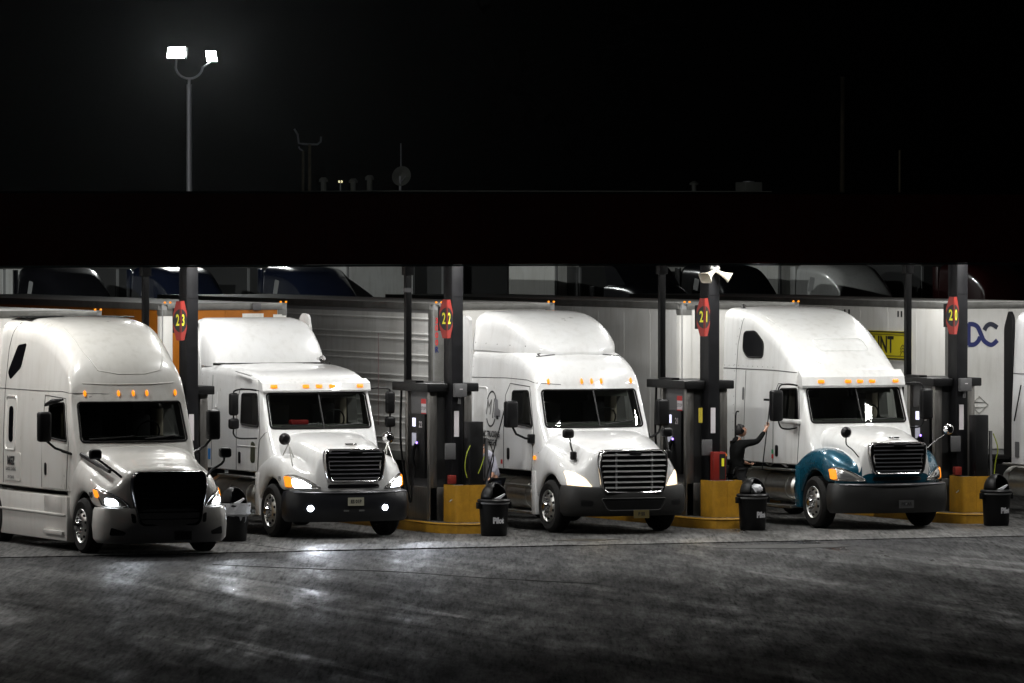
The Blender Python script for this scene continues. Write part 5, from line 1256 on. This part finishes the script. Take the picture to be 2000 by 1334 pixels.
tr_ = far_trailer(930, FY_+3, M('trailer_dark', (.05, .05, .05), .5), 'dark trailer with exhaust stack in the far row right of sign 22', 4.25)
obj('exhaust_stack', tb([(-1.1, -.4, 1.0), (-1.1, -.4, 4.2)], .07, n=8), chrome, tr_)
far_trailer(1150, FY_+8, trwhite, 'white trailer in the far row above the mid roof truck', 4.35)
# dark box standing in for a low roof deflector truck
far_trailer(1060, 38, M('trailer_dark', (.05, .05, .05), .5), 'low dark box standing in for a truck just behind the canopy', 3.0, 8)

# ------------------------------------------------------------------ poles, building and roof gear beyond
def at(px, py, Yb):
    k = (px-1000)/FPX; fw = Vector((math.sin(A), math.cos(A))); rt = Vector((math.cos(A), -math.sin(A))); n = rt-fw*k
    X = CAM.x-n.y*(Yb-CAM.y)/n.x; d = (Vector((X, Yb))-CAM.to_2d()).dot(fw)
    return Vector((X, Yb, CAM.z-(py-415)*d/FPX))
LY = 124
pb = at(370, 165, LY)
lp = thing('floodlight_pole', 'tall grey floodlight pole with two glaring lamps on a curved yoke', 'lamp post', (pb.x, LY, 0))
obj('pole', lathe(bmesh.new(), [(.13, 0), (.10, pb.z)], n=14), pole_m, lp)
obj('pole_cap', lathe(bmesh.new(), [(.06, pb.z), (.05, pb.z+.18), (.03, pb.z+.2)], n=12), pole_m, lp)
hw = .52; zz = pb.z+.22
obj('yoke', tb([Vector((hw*math.sin(R(a))*math.cos(A), -hw*math.sin(R(a))*math.sin(A), zz+.5-.5*abs(math.cos(R(a)))**1)) for a in range(-85, 86, 10)], .045, n=8), pole_m, lp)
flood_m = M('flood_lens', (1, 1, 1), .3, emit=(.97, 1, .98), estr=260)
for px, py, w_, yaw, nm in ((345, 103, .40, -20, 'left'), (413, 110, .26, 32, 'right')):
    q = at(px, py, LY)-Vector((pb.x, LY, 0)); hd = bpy.data.objects.new('lamp_head', None)
    m_ = Matrix.Translation(q) @ Matrix.Rotation(R(yaw)-A, 4, 'Z') @ Matrix.Rotation(R(-18), 4, 'X')
    bm = bx(-w_, w_, 0, .16, -.24, .24, bev=.03); bm.transform(m_); h = obj('lamp_head', bm, plastic, lp)
    bm = bx(-w_+.05, w_-.05, -.012, -.001, -.2, .2); bm.transform(m_); obj('lens', bm, flood_m, h, smooth=False)
    obj('stem', tb([q-Vector((0, 0, .2)), Vector((math.copysign(hw, q.x)*math.cos(A)*.98, -math.copysign(hw, q.x)*math.sin(A)*.98, zz+.42))], .04, n=8), pole_m, h)
    ld = bpy.data.lights.new('flood', 'AREA'); ld.size = w_*1.7; ld.size_y = .4; ld.shape = 'RECTANGLE'; ld.energy = 700; ld.color = (.95, 1, .97)
    lo = bpy.data.objects.new('flood', ld); COL.objects.link(lo); lo.parent = lp
    lo.matrix_local = m_ @ Matrix.Translation((0, -.03, 0)) @ Matrix.Rotation(R(-90), 4, 'X')
# added floodlight pole, out of view at left, to light the far row
l2 = thing('floodlight_pole', 'unseen floodlight pole added left of the picture to light the far row', 'lamp post', (6, 84, 0))
obj('pole', lathe(bmesh.new(), [(.13, 0), (.10, 11.5)], n=14), pole_m, l2)
m_ = Matrix.Translation((.1, 0, 11.7)) @ Matrix.Rotation(R(115), 4, 'Z') @ Matrix.Rotation(R(-22), 4, 'X')
bm = bx(-.4, .4, 0, .16, -.24, .24, bev=.03); bm.transform(m_); h = obj('lamp_head', bm, plastic, l2)
bm = bx(-.35, .35, -.012, -.001, -.2, .2); bm.transform(m_); obj('lens', bm, flood_m, h, smooth=False)
ld = bpy.data.lights.new('flood', 'AREA'); ld.shape = 'RECTANGLE'; ld.size = .7; ld.size_y = .4; ld.energy = 4800; ld.color = (.95, 1, .97)
lo = bpy.data.objects.new('flood', ld); COL.objects.link(lo); lo.parent = l2
lo.matrix_local = m_ @ Matrix.Translation((0, -.03, 0)) @ Matrix.Rotation(R(-90), 4, 'X')
def far_pole(px0, py0, Yb, r, m, label, arms=()):
    q = at(px0, py0, Yb); t = thing('utility_pole', label, 'pole', (q.x, Yb, 0), 0, 'poles beyond the canopy')
    obj('pole', lathe(bmesh.new(), [(r, 0), (r*.7, q.z)], n=10), m, t)
    for a in arms: obj('arm', tb([Vector((x*math.cos(A), -x*math.sin(A), q.z+z)) for x, z in a], r*.5, n=6), pole_m, t)
far_pole(605, 282, 170, .1, wood_m, 'twin armed lamp post glinting above the canopy', ([(0, 0), (.35, .0), (.5, .12), (.52, .35)], [(0, 0), (-.3, .02), (-.5, .05), (-.55, .45), (-.7, .7)]))
far_pole(592, 295, 172, .08, wood_m, 'slimmer pole just left of the twin armed lamp post', ([(0, 0), (-.15, .1), (-.2, .2)],))
far_pole(783, 280, 150, .03, pole_m, 'thin antenna mast beside the satellite dish')
far_pole(1645, 150, 190, .16, wood_m, 'tall wooden utility pole right of centre')
far_pole(1757, 293, 150, .07, wood_m, 'short pale pole above lane sign 20')
b0 = at(742, 372, 140); b1 = at(1503, 372, 140)
bl = thing('shop_building', 'low flat roofed shop building beyond the canopy', 'building', (b0.x, 140, 0))
Wd = b1.x-b0.x
obj('wall', bx(0, Wd, .2, 14, 0, b0.z-.25), M('far_wall', (.12, .11, .1), .8), bl, smooth=False)
obj('roof_edge', bx(-.1, Wd+.1, 0, 14.2, b0.z-.25, b0.z), bldg_m, bl, smooth=False)
for i in range(6): w0 = 1.2+i*(Wd-2)/6; obj('window', bx(w0, w0+1.6, .14, .22, .9, 2.4), darkglass, bl, smooth=False)
obj('door', bx(Wd*.48, Wd*.48+1.2, .13, .23, 0, 2.2), darkglass, bl, smooth=False)
q = at(1482, 364, 141); ru = thing('roof_unit', 'boxy air handling unit on the shop roof at right', 'air unit', (q.x, 141.5, b0.z+.002))
obj('casing', bx(-.4, .4, 0, 1, 0, .38, bev=.03), bldg_m, ru); obj('fan_guard', lathe(bmesh.new(), [(.25, .38), (.25, .42), (.1, .43)], (0, .5, 0), n=16), pole_m, ru)
q = at(1365, 360, 141); ru = thing('roof_vent', 'small cowled vent on the shop roof', 'vent', (q.x, 141.5, b0.z+.002))
obj('pipe', lathe(bmesh.new(), [(.1, 0), (.1, .25)], n=12), bldg_m, ru); obj('cowl', lathe(bmesh.new(), [(.18, .25), (.2, .32), (.05, .42), (0, .42)], n=12), bldg_m, ru)
q = at(793, 350, 141); sd = thing('satellite_dish', 'round satellite dish on the shop roof', 'dish', (q.x, 141.5, b0.z+.002))
bm = lathe(bmesh.new(), [(.02, .16), (.2, .13), (.4, .02), (.42, 0), (.4, .0), (.2, .1), (.0, .13)], axis='y', n=24); bm.transform(Matrix.Translation((0, 0, .6)) @ Matrix.Rotation(R(14), 4, 'X'))
obj('reflector', bm, M('dish', (.16, .16, .145), .6), sd); obj('mount', tb([(0, .15, 0), (0, .15, .6)], .05, n=8), pole_m, sd)
obj('feed_arm', tb([(0, .1, .35), (0, -.45, .6)], .02, n=6), pole_m, sd)
for px, py, h_, nm in ((632, 352, .5, 'leftmost'), (690, 354, .45, 'middle'), (722, 346, .6, 'rightmost')):
    q = at(px, 374, 150); v = thing('vent_stack', 'short vent stack beyond the canopy, %s of three' % nm, 'vent', (q.x, 150, 0), 0, 'vent stacks')
    obj('pipe', lathe(bmesh.new(), [(.12, 0), (.12, q.z+h_*.8)], n=10), bldg_m, v); obj('cap', lathe(bmesh.new(), [(.2, q.z+h_*.8), (.2, q.z+h_), (.1, q.z+h_+.1)], n=10), bldg_m, v)
q = at(665, 357, 150); v = thing('security_light', 'tiny lit lamp glowing above the canopy edge', 'light', (q.x, 150, 0))
obj('post', lathe(bmesh.new(), [(.03, 0), (.03, q.z)], n=8), pole_m, v)
for dx in (-.06, .06): obj('lens', lathe(bmesh.new(), [(.03, q.z), (.045, q.z+.05), (.03, q.z+.1)], (dx, 0, 0), n=8), M('far_lamp', (1, 1, .7), .4, emit=(1, .9, .5), estr=.9), v)

# ------------------------------------------------------------------ people
def skin_mesh(name, J, E_, mat, parent, root, sub=2):
    bm = bmesh.new(); names = list(J); V = {n: bm.verts.new(J[n][0]) for n in names}
    for a, b in E_: bm.edges.new((V[a], V[b]))
    me = bpy.data.meshes.new(name); bm.verts.index_update(); bm.to_mesh(me); bm.free()
    o = bpy.data.objects.new(name, me); COL.objects.link(o); o.parent = parent
    md = o.modifiers.new('skin', 'SKIN'); md.use_smooth_shade = True
    md.branch_smoothing = .3
    sl = me.skin_vertices[0] if me.skin_vertices else None
    if sl is None:
        bpy.context.view_layer.update(); sl = me.skin_vertices[0]
    for i, n in enumerate(names):
        r = J[n][1]; sl.data[i].radius = (r, r) if not isinstance(r, tuple) else r; sl.data[i].use_root = (n == root)
    s = o.modifiers.new('sub', 'SUBSURF'); s.levels = sub; s.render_levels = sub
    bpy.context.view_layer.update(); bake(o); o.data.materials.clear(); o.data.materials.append(mat)
    o.data.polygons.foreach_set('use_smooth', [True]*len(o.data.polygons))
    return o
def hand(J, E_, wrist, tip_dir, side_dir, curl, pre):
    """palm and five fingers as short chains off the wrist joint"""
    d = Vector(tip_dir).normalized(); s = Vector(side_dir); s = (s-d*s.dot(d)).normalized(); c = d.cross(s)*curl
    w_ = Vector(J[wrist][0]); J[pre+'palm'] = (w_+d*.05, (.028, .020)); E_.append((wrist, pre+'palm'))
    for i, (off, L) in enumerate(((-.030, .068), (-.010, .078), (.010, .074), (.029, .058))):
        b = w_+d*.085+s*off; k0, k1, k2 = (pre+'f%d%d' % (i, j) for j in range(3))
        J[k0] = (b, .0095); J[k1] = (b+d*L*.5+c*.012, .0088); J[k2] = (b+d*L*.75+c*.045, .0075)
        E_ += [(pre+'palm', k0), (k0, k1), (k1, k2)]
    b = w_+d*.035-s*.036; J[pre+'t0'] = (b, .011); J[pre+'t1'] = (b-s*.022+d*.03+c*.01, .010); J[pre+'t2'] = (b-s*.014+d*.055+c*.03, .0085)
    E_ += [(pre+'palm', pre+'t0'), (pre+'t0', pre+'t1'), (pre+'t1', pre+'t2')]
def head_mesh(parent, c, yaw, pitch, hair=True):
    """head looking along local +x before yaw; eyes at half height, nose, mouth, ears"""
    bm = bmesh.new(); bmesh.ops.create_uvsphere(bm, u_segments=28, v_segments=20, radius=1)
    for v in bm.verts:
        x, y, z = v.co; jaw = max(0, -z)
        v.co = Vector((x*.098*(1-.10*jaw)+(.012*jaw if x > 0 else 0), y*.076*(1-.28*jaw), z*.118))
        if x > .6:
            n = max(0, 1-abs(y)/.22)*max(0, 1-abs(z+.12)/.28); v.co.x += .024*n
            e = max(0, 1-abs(abs(y)-.38)/.2)*max(0, 1-abs(z-.08)/.16); v.co.x -= .010*e
            mth = max(0, 1-abs(y)/.35)*max(0, 1-abs(z+.55)/.1); v.co.x += .006*mth
    M_ = Matrix.Translation(c) @ Matrix.Rotation(yaw, 4, 'Z') @ Matrix.Rotation(-pitch, 4, 'Y')
    bm.transform(M_); h = obj('head', bm, skin_m, parent, ang=180)
    for s in (-1, 1):
        b2 = bmesh.new(); bmesh.ops.create_uvsphere(b2, u_segments=10, v_segments=8, radius=1)
        b2.transform(M_ @ Matrix.Translation((0, s*.076, 0)) @ Matrix.Diagonal((.018, .009, .032, 1))); obj('ear', b2, skin_m, h)
        b2 = bmesh.new(); bmesh.ops.create_uvsphere(b2, u_segments=10, v_segments=8, radius=.011); b2.transform(M_ @ Matrix.Translation((.083, s*.029, .010))); obj('eye', b2, hair_m, h)
    b2 = bx(.088, .094, -.022, .022, -.066, -.061); b2.transform(M_); obj('mouth', b2, M('lips', (.3, .1, .08), .5), h)
    if hair:
        b2 = bmesh.new(); bmesh.ops.create_uvsphere(b2, u_segments=24, v_segments=16, radius=1)
        bmesh.ops.delete(b2, geom=[f for f in b2.faces if f.calc_center_median().z < (.42 if f.calc_center_median().x > .35 else -.35 if f.calc_center_median().x < -.1 else .05)], context='FACES')
        for v in b2.verts:
            q = 1+.05*math.sin(23*v.co.x+17*v.co.y); v.co = Vector((v.co.x*.112*q-.006, v.co.y*.087*q, v.co.z*.132*q+.002))
        b2.transform(M_); obj('hair', b2, hair_m, h)
    return h, M_
# person 1: dark hoodie, headphones, right arm raised with the squeegee pole; standing on the island, facing +x
pr = thing('person', 'person in dark hoodie and headphones reaching up with a squeegee pole', 'person', (5.72, .02, .21))
V_ = lambda x, y, z: Vector((x, y, z))
JB = {'pel': (V_(.02, 0, .88), (.11, .13)), 'waist': (V_(.02, 0, 1.05), (.095, .125)), 'chest': (V_(.03, 0, 1.27), (.085, .12)), 'neckb': (V_(.05, 0, 1.43), (.07, .08)), 'neck': (V_(.08, 0, 1.50), .055),
      'hipL': (V_(.03, -.10, .82), .10), 'kneeL': (V_(.07, -.12, .46), .065), 'ankL': (V_(-.02, -.12, .09), .045), 'toeL': (V_(.14, -.13, .04), .04),
      'hipR': (V_(.03, .10, .82), .10), 'kneeR': (V_(-.01, .13, .46), .065), 'ankR': (V_(-.14, .14, .09), .045), 'toeR': (V_(.02, .15, .04), .04),
      'shR': (V_(.07, -.15, 1.37), .05), 'elR': (V_(.36, -.20, 1.40), .045), 'wrR': (V_(.60, -.08, 1.63), .030),
      'shL': (V_(.04, .15, 1.36), .05), 'elL': (V_(.10, .25, 1.09), .046), 'wrL': (V_(.34, .22, .98), .030)}
EB = [('pel', 'waist'), ('waist', 'chest'), ('chest', 'neckb'), ('neckb', 'neck'), ('pel', 'hipL'), ('hipL', 'kneeL'), ('kneeL', 'ankL'), ('ankL', 'toeL'), ('pel', 'hipR'), ('hipR', 'kneeR'), ('kneeR', 'ankR'), ('ankR', 'toeR'), ('chest', 'shR'), ('shR', 'elR'), ('elR', 'wrR'), ('chest', 'shL'), ('shL', 'elL'), ('elL', 'wrL')]
hand(JB, EB, 'wrR', (.5, .2, .75), (.3, -.9, 0), -1, 'r_'); hand(JB, EB, 'wrL', (.9, 0, -.25), (0, 1, 0), 1, 'l_')
bd = skin_mesh('body', JB, EB, skin_m, pr, 'pel')
up = lambda v, k: (v[0], tuple(q*k for q in v[1]) if isinstance(v[1], tuple) else v[1]*k)
JH = {k: up(JB[k], 1.34) for k in ('pel', 'waist', 'chest', 'neckb', 'shR', 'elR', 'shL', 'elL')}
JH.update({'pel': (JB['pel'][0], (.145, .175)), 'waist': (JB['waist'][0], (.135, .17)), 'chest': (V_(.025, 0, 1.27), (.15, .195)), 'neckb': (V_(.03, 0, 1.42), (.10, .12)), 'shR': (JB['shR'][0], .088), 'shL': (JB['shL'][0], .088)})
JB_ = None
JH['cuR'] = (JB['wrR'][0].lerp(JB['elR'][0], .18), .044); JH['cuL'] = (JB['wrL'][0].lerp(JB['elL'][0], .18), .044); JH['hem'] = (V_(.02, 0, .80), (.15, .175)); JH['bag'] = (V_(-.045, 0, 1.47), (.06, .10))
obj_h = skin_mesh('hoodie', JH, [('hem', 'pel'), ('pel', 'waist'), ('waist', 'chest'), ('chest', 'neckb'), ('chest', 'shR'), ('shR', 'elR'), ('elR', 'cuR'), ('chest', 'shL'), ('shL', 'elL'), ('elL', 'cuL'), ('neckb', 'bag')], hoodie_m, pr, 'pel')
JT = {k: up(JB[k], 1.3) for k in ('pel', 'hipL', 'kneeL', 'ankL', 'hipR', 'kneeR', 'ankR')}
skin_mesh('trousers', JT, [('pel', 'hipL'), ('hipL', 'kneeL'), ('kneeL', 'ankL'), ('pel', 'hipR'), ('hipR', 'kneeR'), ('kneeR', 'ankR')], M('trousers', (.01, .01, .011), .9), pr, 'pel')
for nm in ('L', 'R'):
    a = JB['ank'+nm][0]; e = JB['toe'+nm][0]
    obj('shoe', tb([a+V_(-.05, 0, -.045), a+V_(.03, 0, -.04), e+V_(.0, 0, 0), e+V_(.07, 0, -.01)], [.045, .055, .045, .025], n=10), M('shoe', (.02, .02, .02), .6), pr)
hd, HM = head_mesh(pr, V_(.115, 0, 1.605), R(-8), R(22))
hp = bmesh.new(); tube(hp, [HM @ V_(.0, .092*math.cos(R(a)), .13*math.sin(R(a))+.005) for a in range(0, 181, 15)], .011, n=7)
hp_o = obj('headphones', hp, plastic, pr)
for s in (-1, 1):
    b2 = lathe(bmesh.new(), [(.02, 0), (.036, .004), (.036, .022), (.02, .028)], axis='y', n=14); b2.transform(HM @ Matrix.Translation((0, s*.088-(.014), 0))); obj('ear_cup', b2, plastic, hp_o)
hpos = Vector((5.72, .02, .21))+JB['wrR'][0]+V_(.035, .02, .05)
pd = V_(.12, -.02, 1).normalized(); sq = thing('squeegee_pole', 'long thin squeegee pole held up to the teal truck', 'squeegee', tuple(hpos))
obj('shaft', tb([pd*-.82, pd*.5], .011, n=7), plastic, sq); obj('head', bx(-.02, .02, -.12, .12, .49, .53), plastic, sq)
# person 2: pale shirt and jeans, leaning over beside the service stand
pq = thing('person', 'person in pale grey shirt and jeans bending behind the first litter bin', 'person', (.86, .35, .02))
J2 = {'pel': (V_(.0, 0, .92), (.13, .155)), 'waist': (V_(-.03, -.01, 1.08), (.12, .15)), 'chest': (V_(-.12, -.03, 1.32), (.13, .17)), 'neckb': (V_(-.20, -.04, 1.46), (.07, .08)), 'neck': (V_(-.24, -.05, 1.54), .055),
      'hipL': (V_(0, -.10, .85), .10), 'kneeL': (V_(-.04, -.11, .48), .065), 'ankL': (V_(.04, -.11, .09), .045), 'toeL': (V_(-.12, -.13, .04), .04),
      'hipR': (V_(0, .10, .85), .10), 'kneeR': (V_(-.02, .11, .48), .065), 'ankR': (V_(.06, .11, .09), .045), 'toeR': (V_(-.10, .13, .04), .04),
      'shR': (V_(-.10, -.20, 1.40), .062), 'elR': (V_(-.06, -.28, 1.16), .045), 'wrR': (V_(-.16, -.32, .98), .030),
      'shL': (V_(-.14, .17, 1.40), .062), 'elL': (V_(-.2, .25, 1.16), .046), 'wrL': (V_(-.4, .16, 1.1), .030)}
E2 = EB[:18]; hand(J2, E2, 'wrR', (-.7, -.1, -.4), (0, -1, 0), 1, 'r_'); hand(J2, E2, 'wrL', (-.9, 0, -.2), (0, 1, 0), 1, 'l_')
skin_mesh('body', J2, E2, skin_m, pq, 'pel')
JS = {k: up(J2[k], 1.32) for k in ('pel', 'waist', 'chest', 'neckb', 'shR', 'shL', 'elR', 'elL')}
JS['cuR'] = (J2['wrR'][0].lerp(J2['elR'][0], .45), .046); JS['cuL'] = (J2['wrL'][0].lerp(J2['elL'][0], .45), .046)
skin_mesh('shirt', JS, [('pel', 'waist'), ('waist', 'chest'), ('chest', 'neckb'), ('chest', 'shR'), ('shR', 'elR'), ('elR', 'cuR'), ('chest', 'shL'), ('shL', 'elL'), ('elL', 'cuL')], shirt_m, pq, 'pel')
JT = {k: up(J2[k], 1.3) for k in ('pel', 'hipL', 'kneeL', 'ankL', 'hipR', 'kneeR', 'ankR')}
skin_mesh('trousers', JT, [('pel', 'hipL'), ('hipL', 'kneeL'), ('kneeL', 'ankL'), ('pel', 'hipR'), ('hipR', 'kneeR'), ('kneeR', 'ankR')], jeans_m, pq, 'pel')
for nm in ('L', 'R'):
    a = J2['ank'+nm][0]; e = J2['toe'+nm][0]
    obj('shoe', tb([a+V_(.05, 0, -.045), a+V_(-.03, 0, -.04), e, e+V_(-.07, 0, -.01)], [.045, .055, .045, .025], n=10), M('shoe', (.02, .02, .02), .6), pq)
head_mesh(pq, V_(-.27, -.05, 1.64), R(180), R(-20))
obj('wrist_watch', lathe(bmesh.new(), [(.034, -.015), (.038, -.01), (.038, .01), (.034, .015)], tuple(J2['wrR'][0]), n=14), printk, pq)

# ------------------------------------------------------------------ thin haze volume, added for a soft halo round the lamps
hz = bx(-130, 170, -125, 215, -2, 22)
ho_ = tag(obj('haze', hz, [], smooth=False), None, None, kind='stuff')
hm = bpy.data.materials.new('haze'); hm.use_nodes = True; hn = hm.node_tree
hn.nodes.remove(hn.nodes['Principled BSDF'])
pv_ = hn.nodes.new('ShaderNodeVolumePrincipled'); pv_.inputs['Color'].default_value = (.9, .93, .95, 1)
pv_.inputs['Density'].default_value = .000022; pv_.inputs['Anisotropy'].default_value = .92
hn.links.new(pv_.outputs[0], hn.nodes['Material Output'].inputs['Volume'])
ho_.data.materials.append(hm)
